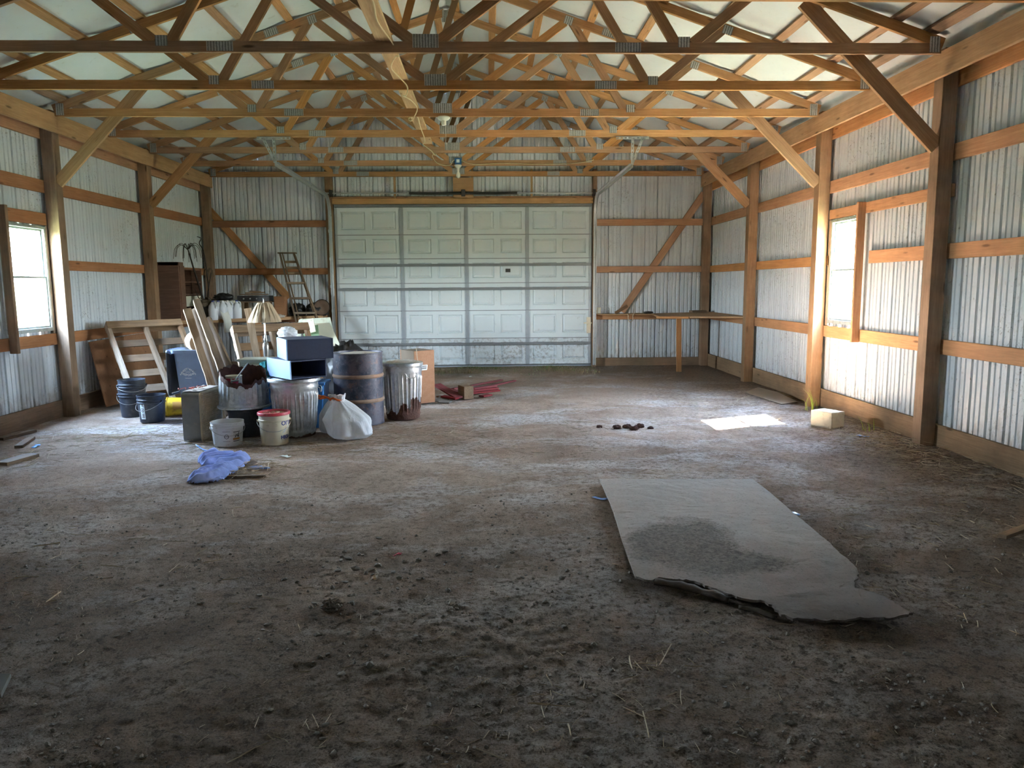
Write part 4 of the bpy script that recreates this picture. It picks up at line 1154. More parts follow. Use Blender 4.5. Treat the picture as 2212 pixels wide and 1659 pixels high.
# two blue boxes stacked on the can
def obox(t, P, e1, e2, h, parts, open_front=None, th=.012):
    P = V(P); e1 = V(e1); e2 = V(e2); u = V((0,0,h)); x = e1.normalized(); y = e2.normalized()
    def panel(nm, q, mat, tt): 
        g = G(); g.slab(q, tt); g.obj(nm, mat, t, bevel=.0015)
    Q = [P, P+e1, P+e1+e2, P+e2]
    panel('side_panel', [Q[0], Q[0]+u, Q[3]+u, Q[3]][::-1], parts['left'], th)
    panel('side_panel', [Q[1]+u, Q[1], Q[2], Q[2]+u][::-1], parts['right'], th)
    i0 = x*.0005; 
    panel('top_panel', [Q[0]+i0+u, Q[1]-i0+u, Q[2]-i0+u, Q[3]+i0+u], parts['top'], th)
    panel('bottom_panel', [Q[3]+i0, Q[2]-i0, Q[1]-i0, Q[0]+i0], parts['bottom'], th)
    d = V((0,0,th))
    panel('back_panel', [Q[2]-i0+d, Q[3]+i0+d, Q[3]+i0+u-d, Q[2]-i0+u-d], parts['back'], th)
    if open_front: panel('front_panel', [Q[0]+i0+d+y*.001, Q[1]-i0+d+y*.001, Q[1]-i0+u-d+y*.001, Q[0]+i0+u-d+y*.001], open_front, th)
an = math.radians(-50.3); e1 = V((-math.sin(an), math.cos(an), 0))*.37; e2 = V((-math.cos(an), -math.sin(an), 0))*.54
P = V((-1.945, 7.47, .612))
t = thing('storage_box', tuple(P + (e1+e2)/2), 'pale blue open box with a black inside, resting on the galvanised can', 'box', 'blue boxes on the can')
obox(t, P, e1, e2, .185, dict(left=M['ltblue'], right=M['navy'], top=M['navy'], bottom=M['navy'], back=M['black']))
an = math.radians(-63.5); e1 = V((-math.sin(an), math.cos(an), 0))*.445; e2 = V((-math.cos(an), -math.sin(an), 0))*.46
P = V((-1.985, 7.52, .800))
t = thing('storage_box', tuple(P + (e1+e2)/2), 'closed navy box with a pale blue end, topmost of the two', 'box', 'blue boxes on the can')
obox(t, P, e1, e2, .205, dict(left=M['ltblue'], right=M['navy'], top=M['navy'], bottom=M['navy'], back=M['navy']), open_front=M['navy'])

# floor lamp
LP = (-2.62, 8.97, 0)
t = thing('floor_lamp', LP, 'floor lamp with a creased beige shade and nickel stem', 'lamp')
def LZ(v): return v
g = G(); g.lathe([(0,0),(.13,0),(.135,.012),(.12,.02),(.05,.03),(.025,.05),(0,.05)], 32, LP); g.obj('base', M['brass'], t, smooth=40)
g = G(); g.lathe([(.008,.05),(.009,.45),(.010,.62),(.017,.66),(.034,.78),(.037,.83),(.030,.87),(.014,.88),(.020,.90),(.022,.915),(.012,.93),(.014,.95),(.009,.96),(.009,1.13)], 20, LP); g.obj('stem', M['brass'], t, smooth=50)
g = G(); n = 96
def pl(a, r, z, i): 
    w = .016*noise.noise((math.cos(a)*6, math.sin(a)*6, z*4)) + .010*noise.noise((math.cos(a)*14, math.sin(a)*14, z*7)) + .002*math.sin(a*19)
    return r + w*(.4 if i in (0, 8) else 1), z
prof = [(.187 - .118*(k/8)**1.15, 1.115 + .228*k/8) for k in range(9)]
g.lathe(prof, n, LP, pl); g.lathe([(r-.006, z) for r, z in prof][::-1], n, LP, pl); g.obj('lamp_shade', M['shade'], t, smooth=50)
g = G(); g.tube([(LP[0]-.066,LP[1],1.335),(LP[0]+.066,LP[1],1.335)], .002, 5); g.tube([(LP[0],LP[1]-.066,1.335),(LP[0],LP[1]+.066,1.335)], .002, 5); g.lathe([(0,1.33),(.007,1.33),(.008,1.35),(.004,1.36),(.006,1.37),(0,1.385)], 12, LP); g.obj('finial', M['brass'], t, smooth=50)
g = G(); g.lathe([(.018,1.13),(.02,1.18),(.012,1.2),(.02,1.22),(.03,1.25),(.025,1.285),(0,1.295)], 14, LP); g.obj('bulb', M['porcelain'], t, smooth=60)

# slate-blue wheeled bin with its lid hanging open on the left
BX = -3.315; BYF = 8.43
t = thing('wheelie_bin', (BX, 8.68, 0), 'slate blue wheeled rubbish bin with its lid hanging open', 'bin')
tw, td, bw, bd, bh = .185, .23, .130, .18, .835
def loop(wx, wy, z, r=.05): 
    return [(BX + x, 8.68 + y, z) for x, y in rrect(-wx, wx, -wy, wy, r, 4)]
g = G(); L0, L1, L2 = loop(bw, bd, .03), loop(tw, td, bh), loop(tw-.012, td-.012, bh); L3 = loop(bw-.01, bd-.01, .10)
k = len(L0); g.add(L0+L1+L2+L3, [tuple(reversed(range(k)))] + [(a*k+i, a*k+(i+1)%k, (a+1)*k+(i+1)%k, (a+1)*k+i) for a in range(3) for i in range(k)] + [tuple(3*k+i for i in range(k))])
g.obj('bin_body', M['bin_blue'], t, smooth=35)
g = G(); a_, b_ = loop(tw+.022, td+.022, bh-.035), loop(tw+.022, td+.022, bh-.0); c_, d_ = loop(tw-.001, td-.001, bh-.035), loop(tw-.001, td-.001, bh+.004)
g.add(a_+b_+d_+c_, [(p*k+i, p*k+(i+1)%k, ((p+1)%4)*k+(i+1)%k, ((p+1)%4)*k+i) for p in range(4) for i in range(k)]); g.obj('rim', M['bin_blue'], t, smooth=35)
g = G(); g.box((BX-tw-.055, 8.47, .36), (BX-tw-.04, 8.90, .80)); g.box((BX-tw-.075, 8.455, .34), (BX-tw-.04, 8.475, .83)); g.box((BX-tw-.075, 8.895, .34), (BX-tw-.04, 8.915, .83)); g.box((BX-tw-.075, 8.455, .325), (BX-tw-.04, 8.915, .345))
g.obj('lid', M['black_plastic'], t, bevel=.006)
g = G(); g.tube(smooth_path([(BX-tw-.02, 8.48, .80), (BX-tw-.065, 8.48, .825), (BX-tw-.065, 8.88, .825), (BX-tw-.02, 8.88, .80)]), .014, 8); g.obj('handle', M['bin_blue'], t, smooth=60)
for yy in (8.80,):
    g = G(); g.tube([(BX-bw-.005, yy, .085), (BX-bw-.005, yy+.045, .085)], .085, 20); g.obj('wheel', M['black_plastic'], t, smooth=40)
def fb(x, y):
    z = .60 + y; s = (z-.03)/(bh-.03)
    return (BX - .03 + x, 8.68 - (bd + (td-bd)*s) - .002, z)
g = G()
text_geo(g, 'WEST WAY', .034, lambda x, y: fb(x, y + .012 - 9*x*x), bold=.0016)
g.obj('name_lettering', M['white_ink'], t)
g = G(); text_geo(g, 'DISPOSAL', .034, lambda x, y: fb(x, y - .055 + 5*x*x), bold=.0016); text_geo(g, '000-0000'.replace('0', '-'), .026, lambda x, y: fb(x, y - .085), bold=.002)
patch(g, fb, -.03, .03, -.006, -.002, 2); patch(g, fb, -.028, .028, -.018, -.014, 2)
g.obj('lettering', M['white_ink'], t)
# log and chaff heaped in the bin
ml = Matrix.Translation((BX+.02, 8.66, bh+.075)) @ Matrix.Rotation(math.radians(28), 4, 'Z') @ Matrix.Rotation(PI/2, 4, 'X')
t = thing('log', (BX+.02, 8.66, bh-.03), 'short pale barked log lying across the top of the blue bin', 'log')
g = G(); g.lathe([(.106,-.20),(.112,-.19),(.110,0),(.112,.19),(.104,.20)], 36, M=ml, fn=lambda a, r, z, i: (r*(1+.05*noise.noise((math.cos(a)*3, math.sin(a)*3, z*6))), z)); g.obj('bark', M['bark'], t, smooth=40)
g = G(); g.disc(.106, .199, 36, M=ml); g.obj('cut_end', M['cutwood'], t)
g = G(); g.disc(.106, -.199, 36, up=False, M=ml); g.obj('cut_end', M['cutwood'], t)
g = G(); vs = []; n = 20
for i in range(n+1):
    for j in range(n+1):
        x = -tw+.014 + (2*tw-.028)*i/n; y = -td+.014 + (2*td-.028)*j/n
        vs.append((BX+x, 8.68+y, bh-.05 + .03*noise.noise((x*9, y*9, 2)) + .02*noise.noise((x*30, y*30, 3))))
g.add(vs, [(i*(n+1)+j, (i+1)*(n+1)+j, (i+1)*(n+1)+j+1, i*(n+1)+j+1) for i in range(n) for j in range(n)]); tag(g.obj('chaff_heap', M['dry_grass'], smooth=60), 'dry chaff filling the blue bin under the log', 'chaff', kind='stuff')

# split boards leaning in the pile
def lean(p0, p1, w, t_, mat, label, wd=(1,0,0), rough=.006, group='boards leaning in the junk pile', name='split_board'):
    o = board(name, p0, p1, w, t_, M[mat], wd, rough=rough); return tag(o, label, 'board', group)
lean((-2.815,7.950,0.145), (-3.287,8.400,1.288), .075, .045, 'pale_wood', 'pale split board leaning across the blue bin, foremost of its pair', (1,.5,.0))
lean((-2.798,8.030,0.165), (-3.244,8.470,1.281), .080, .05, 'grey_wood', 'brown split board leaning across the blue bin, hindmost of its pair', (1,-.3,.2))
lean((-2.780,7.920,0.669), (-3.181,8.400,1.383), .070, .045, 'pale_wood', 'tall pale split board whose foot rests in the rusted can', (1,.5,0))
lean((-2.739,8.000,0.694), (-3.064,8.360,1.177), .085, .05, 'grey_wood', 'brown split board lying behind the tall pale one', (1,-.2,.3))
lean((-2.58, 8.80, .02), (-2.896,9.250,1.264), .085, .04, 'pale_wood', 'upright board standing beside the lamp shade, in front of the pallet', (1,.25,0), .003)

# pallets
def pallet(A, es, el, L, W, label, ns=6, nst=3, mat='pallet', slatw=.105):
    """A = top left corner; es along the slats; el down the stringers"""
    A = V(A); es = V(es).normalized(); el = V(el).normalized(); nn = es.cross(el).normalized()
    if nn.y > 0: nn = -nn                               # towards the viewer
    t = thing('pallet', tuple(A + es*W/2 + el*L), label, 'pallet', 'wooden pallets leaning in the far left corner')
    for i in range(nst):
        u = .02 + (W-.04)*i/(nst-1)
        board('stringer', A + es*u + nn*.045, A + es*u + el*L + nn*.045, .085, .042, M['pale_wood'] if i == 0 else M[mat], nn, t, rough=.003)
    for i in range(ns):
        v = .05 + (L-.12)*i/(ns-1)
        board('slat', A + el*v - nn*.009, A + el*v + es*W - nn*.009, slatw, .016, M[mat], el, t, rough=.002)
    board('slat', A + el*.05 + nn*.096, A + el*.05 + es*W + nn*.096, slatw, .016, M[mat], el, t, rough=.002)
    return t
pallet((-4.955, 9.93, 1.03), (.72, .69, 0), (.46, -.48, -.75), 1.33, .95, 'wooden pallet leaning in the left corner behind the black buckets')
pallet((-3.245,9.620,1.000), (.80, .60, 0), (.30, -.40, -.87), 1.14, 1.0, 'wooden pallet leaning behind the floor lamp', ns=6)
# brown sheet leaning on the left wall
g = G(); g.slab([(-4.90, 9.70, .01), (-4.78, 11.35, .01), (-5.10, 11.35, .86), (-5.105, 9.80, .84)][::-1], .014); tag(g.obj('plywood_sheet', M['ply'], bevel=.002), 'brown plywood sheet leaning on the left wall behind the pallet', 'panel')

# cream cabinet, blue tote, teal rag, white film behind the cans
t = thing('cabinet', (-2.535, 8.60, 0), 'cream painted cabinet standing behind the rusted can', 'cabinet')
g = G(); g.box((-2.78, 8.47, 0), (-2.29, 8.74, .70)); g.obj('body', M['cream_paint'], t, bevel=.006)
g = G(); g.box((-2.80, 8.45, .70), (-2.27, 8.76, .725)); g.obj('top', M['cream_paint'], t, bevel=.006)
for z in (.05, .38):
    g = G(); g.box((-2.75, 8.455, z), (-2.32, 8.47, z+.29)); dr = g.obj('drawer', M['cream_paint'], t, bevel=.004)
    q = G(); q.tube([(-2.58, 8.44, z+.2), (-2.49, 8.44, z+.2)], .006, 8); q.box((-2.582,8.44,z+.196),(-2.574,8.457,z+.204)); q.box((-2.496,8.44,z+.196),(-2.488,8.457,z+.204)); q.obj('drawer_pull', M['wire'], dr, smooth=40)
t = thing('tote', (-2.10, 8.26, 0), 'bright blue plastic tote between the trash can and the oil drum', 'tote')
g = G(); x0, x1, y0, y1 = -2.47, -1.775, 8.10, 8.42
lo = [(x0+.03,y0+.03,0),(x1-.03,y0+.03,0),(x1-.03,y1-.03,0),(x0+.03,y1-.03,0)]; hi = [(x0,y0,.47),(x1,y0,.47),(x1,y1,.47),(x0,y1,.47)]
g.add(lo+hi, [(3,2,1,0)] + [(i,(i+1)%4,4+(i+1)%4,4+i) for i in range(4)]); g.obj('tote_body', M['bright_blue'], t, bevel=.012)
g = G(); g.box((x0-.015,y0-.015,.47),(x1+.015,y1+.015,.50)); g.box((x0+.06,y0+.05,.50),(x1-.06,y1-.05,.515)); g.obj('tote_lid', M['bright_blue'], t, bevel=.006)

def crumple(name, c, size, mat, label, cat, seed=0, n=26, amp=.35, flat=.0, smooth=180, kind=None):
    """closed crumpled lump: a sphere pushed about by ridged noise, flattened underneath"""
    g = G(); vs = []; fs = []; m = n*2
    for i in range(n+1):
        th = PI*i/n
        for j in range(m):
            ph = 2*PI*j/m
            d = V((math.sin(th)*math.cos(ph), math.sin(th)*math.sin(ph), math.cos(th)))
            q = d*2.1 + V((seed*3.1, seed*1.7, 0))
            k = 1 + amp*(1-2*abs(noise.noise(q))) * .6 + amp*.35*(1-2*abs(noise.noise(q*2.7))) - amp*.3
            p = V((d.x*size[0]*k, d.y*size[1]*k, d.z*size[2]*k))
            p.z = max(p.z, -size[2]*(1-flat))
            vs.append((c[0]+p.x, c[1]+p.y, c[2]+p.z+size[2]*(1-flat)))
    for i in range(n):
        for j in range(m): fs.append((i*m+j, (i+1)*m+j, (i+1)*m+(j+1)%m, i*m+(j+1)%m))
    g.add(vs, fs); o = g.obj(name, mat, smooth=smooth); return tag(o, label, cat, kind=kind)
crumple('rag', (-2.44, 8.36, .516), (.09, .045, .10), M['teal'], 'crumpled teal rag in front of the cream cabinet', 'rag', 3, amp=.6, flat=.2)
q = (-2.488,9.350,0.947)
crumple('plastic_film', (q[0]+.03, q[1], .90), (.10, .05, .065), M['bag'], 'crumpled white plastic film on the pallet behind the navy box', 'plastic film', 5, amp=.6, flat=.1)
q = (-1.931,10.400,0.377)
crumple('trash_bag', (q[0], q[1], 0), (.30, .28, .40), M['rubber'], 'black bag slumped behind the oil drum by the door', 'bag', 8, amp=.4, flat=.2)

# trash bags
def bag(name, c, r, h, mat, label, seed, lean_=(0,0), tie=True):
    t = thing(name, c, label, 'bag', 'white trash bags')
    g = G(); n, m = 40, 96; vs = []; fs = []
    for i in range(n+1):
        u = i/n
        if u < .12: rr = .55 + .45*(u/.12)**.5
        elif u < .45: rr = 1.0
        else: rr = 1 - .80*((u-.45)/.43)**1.35 if u < .88 else .20 + .16*((u-.88)/.12)
        rr = max(rr, .20)
        for j in range(m):
            a = 2*PI*j/m; d = V((math.cos(a), math.sin(a), 0))
            fold = .10*noise.noise((math.cos(a)*1.6+seed, math.sin(a)*1.6, u*2.2)) + .045*(1-2.5*abs(noise.noise((math.cos(a)*2.6+seed, math.sin(a)*2.6, u*2.4-a*.3))))
            pleat = .10*math.sin(a*13 + 3*noise.noise((a, u*4, seed)))*max(0, (u-.4))*rr
            k = rr*(1 + fold*1.6) + pleat
            z = h*u*(1 + .05*noise.noise((math.cos(a)*2, math.sin(a)*2, seed+u)))
            if i == 0: z = 0
            vs.append((c[0] + d.x*r*k + lean_[0]*u*u, c[1] + d.y*r*k*.9 + lean_[1]*u*u, c[2] + z))
    for i in range(n):
        for j in range(m): fs.append((i*m+j, i*m+(j+1)%m, (i+1)*m+(j+1)%m, (i+1)*m+j))
    fs.append(tuple(reversed(range(m)))); fs.append(tuple(n*m+j for j in range(m)))
    g.add(vs, fs); g.obj('bag_body', mat, t, smooth=180)
    if tie:
        top = V((c[0] + lean_[0], c[1] + lean_[1], c[2] + h)); g = G(); pts = []
        for i in range(25):
            a = 2*PI*i/24; pts.append(top + V((math.cos(a)*r*.30, math.sin(a)*r*.28, -.035 + .012*math.sin(a*3+seed))))
        g.tube(pts, .011, 6); 
        g.tube(smooth_path([top + V((-.06,-.05,-.03)), top + V((-.13,-.06,.0)), top + V((-.17,-.03,-.03)), top + V((-.10,-.02,-.02))]), .010, 6)
        g.obj('drawstring', M['orange_tie'], t, smooth=60)
    return t
bag('trash_bag', (-1.41, 7.585, 0), .225, .43, M['bag'], 'full white trash bag with an orange drawstring, in front of the drum', 1.3, (-.13, .05))
bag('trash_bag', (-1.665, 7.87, 0), .112, .40, M['bag_old'], 'grimy trash bag wedged behind the white one', 4.7, (.02, .03))

# old stereo cabinet behind the second can
P = V((-0.949,9.720,-0.041)); P.z = 0
er = V((.80, .60, 0)); el_ = V((-.60, .80, 0))
t = thing('stereo_cabinet', (P.x, P.y+.2, 0), 'orange brown wooden cabinet with a white badge, behind the second can', 'cabinet')
hh = .69; Wd, Dp = .30, .36
Q = [P, P+er*Wd, P+er*Wd+el_*Dp, P+el_*Dp]
def wallp(nm, a, b, mat, th=.018):
    g = G(); d = (b-a).normalized(); g.slab([a, b, b+V((0,0,hh)), a+V((0,0,hh))], th); return g.obj(nm, mat, t, bevel=.002)
sp_ = wallp('side_panel', Q[0], Q[1], M['veneer']); wallp('side_panel', Q[1]+el_*.018, Q[2], M['veneer']); wallp('side_panel', Q[2], Q[3], M['veneer']); wallp('front_panel', Q[3]-el_*.018, Q[0]+el_*.018, M['cardboard'])
g = G(); g.slab([Q[0]+V((0,0,hh))+er*.018+el_*.018, Q[1]-er*.018+el_*.018+V((0,0,hh)), Q[2]-er*.018-el_*.018+V((0,0,hh)), Q[3]+er*.018-el_*.018+V((0,0,hh))], .018); g.obj('top_panel', M['cardboard'], t)
nr = er.cross(V((0,0,1))).normalized()
fbadge = lambda x, y: tuple(P + er*(.13+x) + V((0,0,.47+y)) + nr*.0015)
g = G(); poly_patch(g, fbadge, [(-.06,-.030),(-.055,-.036),(.05,-.036),(.056,-.03),(.066,.026),(.06,.034),(-.03,.034),(-.036,.026)]); bdg = g.obj('badge', M['white_ink'], sp_)
fb2 = lambda x, y: tuple(V(fbadge(x, y)) + nr*.001)
g = G()
for k in range(5): poly_patch(g, fb2, [(-.048+.019*k,-.022),(-.036+.019*k,-.022),(-.030+.019*k,.004),(-.042+.019*k,.004)])
patch(g, fb2, -.022, .05, .012, .022, 2); g.obj('badge_lettering', M['dark_ink'], sp_)
g = G(); g.tube(smooth_path([Q[0]+V((.03,.03,hh-.03)), Q[0]+V((.02,.01,hh+.03)), Q[0]+V((.03,-.012,hh+.02)), Q[0]+V((.034,-.02,hh-.05)), Q[0]+V((.05,-.018,hh-.2))]), .005, 6); g.obj('power_cord', M['rope'], t, smooth=60)

# painted panels leaning by the door post
def lpan(name, q, th, mat, label):
    g = G(); g.slab(q, th); tag(g.obj(name, M[mat], bevel=.002), label, 'panel', 'painted panels leaning by the overhead door')
lpan('painted_panel', [(-2.55,11.10,.0), (-2.10,11.22,.0), (-2.40,11.62,1.06), (-2.83,11.5,1.04)], .02, 'pale_panel', 'olive edged pale panel at the back of the leaning stack')
lpan('painted_panel', [(-2.22,10.98,.0), (-1.86,11.05,.0), (-2.377,11.450,0.985), (-2.608,11.400,0.976)], .022, 'cream_paint', 'long cream plank sloping down behind the oil drum')
lpan('painted_panel', [(-2.62,10.86,.0), (-2.36,10.90,.0), (-2.509,11.260,0.968), (-2.718,11.220,0.924)], .016, 'green_panel', 'sage green panel leaning in the stack by the door')
lpan('painted_panel', [(-2.685,11.120,0.835), (-2.517,11.130,0.873), (-2.568,11.240,1.065), (-2.736,11.230,1.033)], .012, 'cream_paint', 'small white square panel lying on the green one')
lpan('painted_panel', [(-2.92,11.0,.0), (-2.80,11.02,.0), (-2.775,11.420,1.052), (-2.830,11.420,1.032)], .02, 'pale_panel', 'narrow pale panel at the left of the leaning stack')

# ------------------------------------------------------------------ worktops in both far corners
t = thing('worktop', (-4.2, 13.4, .99), 'long corner worktop at the end wall, left of the door, loaded with junk', 'worktop')
g = G(); g.slab([(-5.12,11.76,1.0), (-4.97,11.76,1.0), (-2.96,13.66,1.0), (-2.96,14.11,1.0), (-4.975,14.11,1.0), (-4.975,14.01,1.0), (-5.12,14.01,1.0)], .035); g.obj('top', M['bench'], t, bevel=.003)
board('front_edge', (-4.96,11.775,.985), (-2.965,13.665,.985), .055, .02, M['bench'], (0,0,1), t)
for x, y in ((-3.86, 12.86), (-3.05, 13.66)): board('leg', (x, y, 0), (x, y, .965), .085, .085, M['girt'], (1,0,0), t)
t = thing('worktop', (3.6, 13.2, .95), 'corner plywood worktop on one leg at the end wall, right of the door', 'worktop')
g = G(); g.slab([(3.06,13.40,.955), (4.13,11.93,1.006), (4.13,14.08,1.006), (3.06,14.08,.985)], .03); g.obj('top', M['bench'], t, bevel=.003)
board('cleat', (3.02,13.44,.935), (3.45,12.86,.952), .035, .03, M['girt'], (0,0,1), t)
board('leg', (3.37, 13.16, -.03), (3.34, 13.14, .94), .085, .04, M['girt'], (1,0,0), t)
g = G(); g.slab([(2.10,13.88,.985), (3.055,13.80,.985), (3.055,14.16,.985), (2.03,14.16,.985)], .02)
t = tag(g.obj('shelf_board', M['bench'], bevel=.003), 'thin shelf board running from the door to the corner worktop', 'shelf')
o = board('plank_offcut', (3.72, 13.78, 1.026), (4.0, 13.84, 1.026), .14, .034, M['grey_wood'], (0,1,0)); tag(o, 'short plank lying at the back of the right hand worktop', 'plank')
o = board('plank_offcut', (2.36, 13.98, .994), (2.62, 14.15, 1.125), .06, .016, M['bench'], (0,0,1)); tag(o, 'thin wood strip leaning at the foot of the right diagonal brace', 'plank')
g = G(); g.tube(smooth_path([(2.78,13.95,.992),(2.70,13.84,.996),(2.66,13.80,.96),(2.655,13.79,.88),(2.60,13.785,.84),(2.575,13.79,.88),(2.575,13.80,.96),(2.60,13.9,.992),(2.9,13.97,.995)]), .007, 6); tag(g.obj('cord', M['rope'], smooth=60), 'pale cord looped over the edge of the thin shelf', 'cord')
g = G(); g.box((2.035,14.11,.985),(2.115,14.165,1.10)); t = tag(g.obj('outlet_box', M['cream_plastic'], bevel=.004), 'cream outlet box on the door post at the end of the shelf', 'outlet')
q = G(); q.box((2.058,14.104,1.0),(2.092,14.112,1.085)); q.obj('cover_plate', M['porcelain'], t, bevel=.003)
crumple('rag', (2.98, 13.98, .987), (.09,.05,.02), M['rubber'], 'dark scrap lying on the thin shelf', 'scrap', 11, n=12)

# ------------------------------------------------------------------ things on the left worktop
BT = 1.001
t = thing('hutch', (-4.94, 12.5, BT), 'dark stained wooden hutch standing on the worktop in the far left corner', 'hutch')
def pb(nm, lo, hi, m='dark_wood', par=None): 
    g = G(); g.box(lo, hi); return g.obj(nm, M[m], par or t, bevel=.003)
pb('side_panel', (-5.10,12.0,BT), (-4.79,12.022,BT+.915)); pb('side_panel', (-5.10,12.93,BT), (-4.79,12.952,BT+.83))
pb('back_panel', (-5.115,12.0,BT), (-5.10,12.952,BT+.90)); pb('top_panel', (-5.11,12.0,BT+.86), (-4.78,12.18,BT+.915)); pb('top_panel', (-5.10,12.18,BT+.80), (-4.80,12.93,BT+.825))
pb('face_frame', (-4.80,12.02,BT), (-4.775,12.20,BT+.86), 'dark_wood'); pb('divider', (-5.09,12.56,BT+.40), (-4.81,12.58,BT+.80))
for z in (.40, .60): pb('shelf', (-5.09,12.03,BT+z), (-4.81,12.93,BT+z+.02))
pb('drawer_front', (-4.81,12.21,BT+.22), (-4.79,12.92,BT+.385), 'cream_paint')
def cyl_thing(name, c, prof, mat, label, cat, group=None, n=28):
    t = thing(name, c, label, cat, group); g = G(); g.lathe(prof, n, c); g.obj('body', mat, t, smooth=45); return t
PP = (-4.551,12.420,1.023)
t = thing('potted_plant', (PP[0], PP[1], BT), 'dead leafless potted plant with drooping stems in the far left corner', 'plant')
g = G(); g.lathe([(0,0),(.10,0),(.115,.20),(.125,.205),(.125,.225),(.112,.225),(.11,.19),(0,.19)], 28, (PP[0],PP[1],BT)); g.obj('pot', M['clay_pot'], t, smooth=40)
def stem(pts, r0=.014): 
    p = smooth_path(pts, 6); g = G(); k = len(p); g.tube(p, r0, 7, rs=[r0*(1-.6*i/(k-1)) for i in range(k)]); g.obj('stem', M['stem'], t, smooth=60)
x, y, z = PP[0], PP[1], BT+.2
stem([(x-.02,y,z),(x-.07,y,z+.25),(x-.17,y+.02,z+.62),(x-.23,y+.03,z+.86),(x-.25,y+.03,z+.94)], .020)
stem([(x+.02,y,z),(x+.05,y+.01,z+.3),(x+.03,y+.02,z+.62),(x+.0,y+.02,z+.90),(x-.06,y+.03,z+1.02),(x-.03,y+.03,z+1.10),(x-.09,y+.03,z+1.13)], .014)
stem([(x,y+.02,z),(x+.04,y+.04,z+.3),(x+.09,y+.05,z+.56)], .016); stem([(x-.03,y,z),(x-.12,y,z+.18),(x-.16,y-.01,z+.30)], .010)
for (hx, hz, n_, s_) in ((x-.25, z+.92, 13, 1.0), (x+.06, z+.56, 8, .55), (x-.02, z+.10, 12, .6)):
    for k in range(n_):
        a = 2*PI*k/n_ + R.random()*.5; L = (.09 + .13*R.random())*s_
        g = G(); c_, s2 = math.cos(a), math.sin(a)
        g.tube(smooth_path([(hx,y+.03,hz), (hx+c_*L*.5, y+.03+s2*L*.4, hz+.07*s_+.04*R.random()), (hx+c_*L*.9, y+.03+s2*L*.8, hz+.02), (hx+c_*L*1.05, y+.03+s2*L*.9, hz-.10*s_*(1+R.random()))]), .004, 5)
        g.obj('withered_leaf', M['deadleaf'] if n_ != 13 else M['stem'], t, smooth=60)
o = crumple('dry_moss', (x, y-.01, BT+.195), (.12,.12,.06), M['deadleaf'], 'x', 'x', 21, n=14, amp=.6); o.parent = t; o.location -= V(t['_o']); del o['label'], o['category']
def jug(c, label, cap, rz=0, grp='white plastic jugs'):
    t = thing('jug', c, label, 'jug', grp); Mj = Matrix.Translation(c) @ Matrix.Rotation(rz, 4, 'Z')
    def fn(a, r, z, i): return (r*(1 - .05*(math.cos(4*a)-1)*-.5) if z < .2 else r), z
    g = G(); g.lathe([(0,0),(.068,0),(.075,.01),(.076,.165),(.073,.175),(.072,.185),(.062,.225),(.036,.268),(.021,.282),(.021,.298),(0,.298)], 28, M=Mj, fn=fn); g.obj('body', M['jug'], t, smooth=50)
    g = G(); g.tube([Mj @ p for p in smooth_path([V((.016,0,.284)), V((.060,0,.280)), V((.080,0,.235)), V((.070,0,.185))])], .010, 8); g.obj('handle', M['jug'], t, smooth=60)
    if cap:
        g = G(); g.lathe([(0,.31),(.021,.31),(.023,.307),(.023,.290),(.0,.290)], 18, M=Mj); g.obj('cap', M[cap], t, smooth=40)
def jp(u, v, y): pass
J = [(-4.410,12.320,1.041), (-4.371,12.460,1.035), (-4.304,12.460,1.034), (-4.263,12.580,1.029), (-4.138,12.660,1.025)]
J = [(a, b, BT) for a, b, _ in J]
jug(J[0], 'leftmost white plastic jug on the worktop, with a blue cap', 'blue_cap', -.6); jug(J[1], 'second white jug from the left on the worktop, behind the blue capped one', 'blue_cap', .2)
jug(J[2], 'third white jug from the left, behind the hanging paper', 'white_plastic', .3); jug(J[3], 'fourth white jug from the left, right behind the hanging paper', 'white_plastic', .2)
jug(J[4], 'rightmost white jug on the worktop, with a pointed spout', 'blue_cap', -.4)
q = [(-4.287,12.280,1.145), (-4.138,12.290,0.981), (-4.156,12.275,0.960), (-4.202,12.270,0.775), (-4.324,12.270,0.820), (-4.302,12.280,1.012)]
g = G(); ee = V((.723,.69,0)); b0 = V((-4.30, 12.36, 0)); w_ = .135
vs = []; fs = []
nrm = V((.69,-.723,0))
pr = [(.06, BT+.18), (-.0, BT+.10), (-.055, BT+.02), (-.075, BT-.03), (-.085, BT-.20)]
for o_, z_ in pr:
    for k in range(4): 
        p_ = b0 - nrm*o_*1.0 + ee*(w_*k/3); vs.append((p_.x, p_.y, z_ + .004*math.sin(k*2.1+z_*20)))
fs = [(i*4+k, i*4+k+1, (i+1)*4+k+1, (i+1)*4+k) for i in range(len(pr)-1) for k in range(3)]
g.add(vs, fs); o = g.obj('paper_sheet', M['paper'], smooth=60); md = o.modifiers.new('thickness', 'SOLIDIFY'); md.thickness = .002
tag(o, 'white paper sheet hanging over the edge of the left worktop', 'paper')
def wbox(name, lo, hi, mat, label, cat='box'):
    g = G(); g.box(lo, hi); return tag(g.obj(name, M[mat], bevel=.006), label, cat)
wbox('carton', (-4.62,12.90,BT), (-4.30,13.12,BT+.30), 'cream_paint', 'cream carton behind the white jugs')
wbox('tin', (-4.86,12.98,BT), (-4.66,13.14,BT+.33), 'slate', 'grey tin behind the dead plant pot')
crumple('cable_heap', (-4.46, 13.0, BT+.302), (.13,.09,.055), M['rubber'], 'black cable heap on top of the cream carton', 'cable', 31, n=14, amp=.7)
t = thing('wooden_stand', (-3.98, 13.2, BT), 'rough wooden stand on the worktop carrying the black stereo', 'stand')
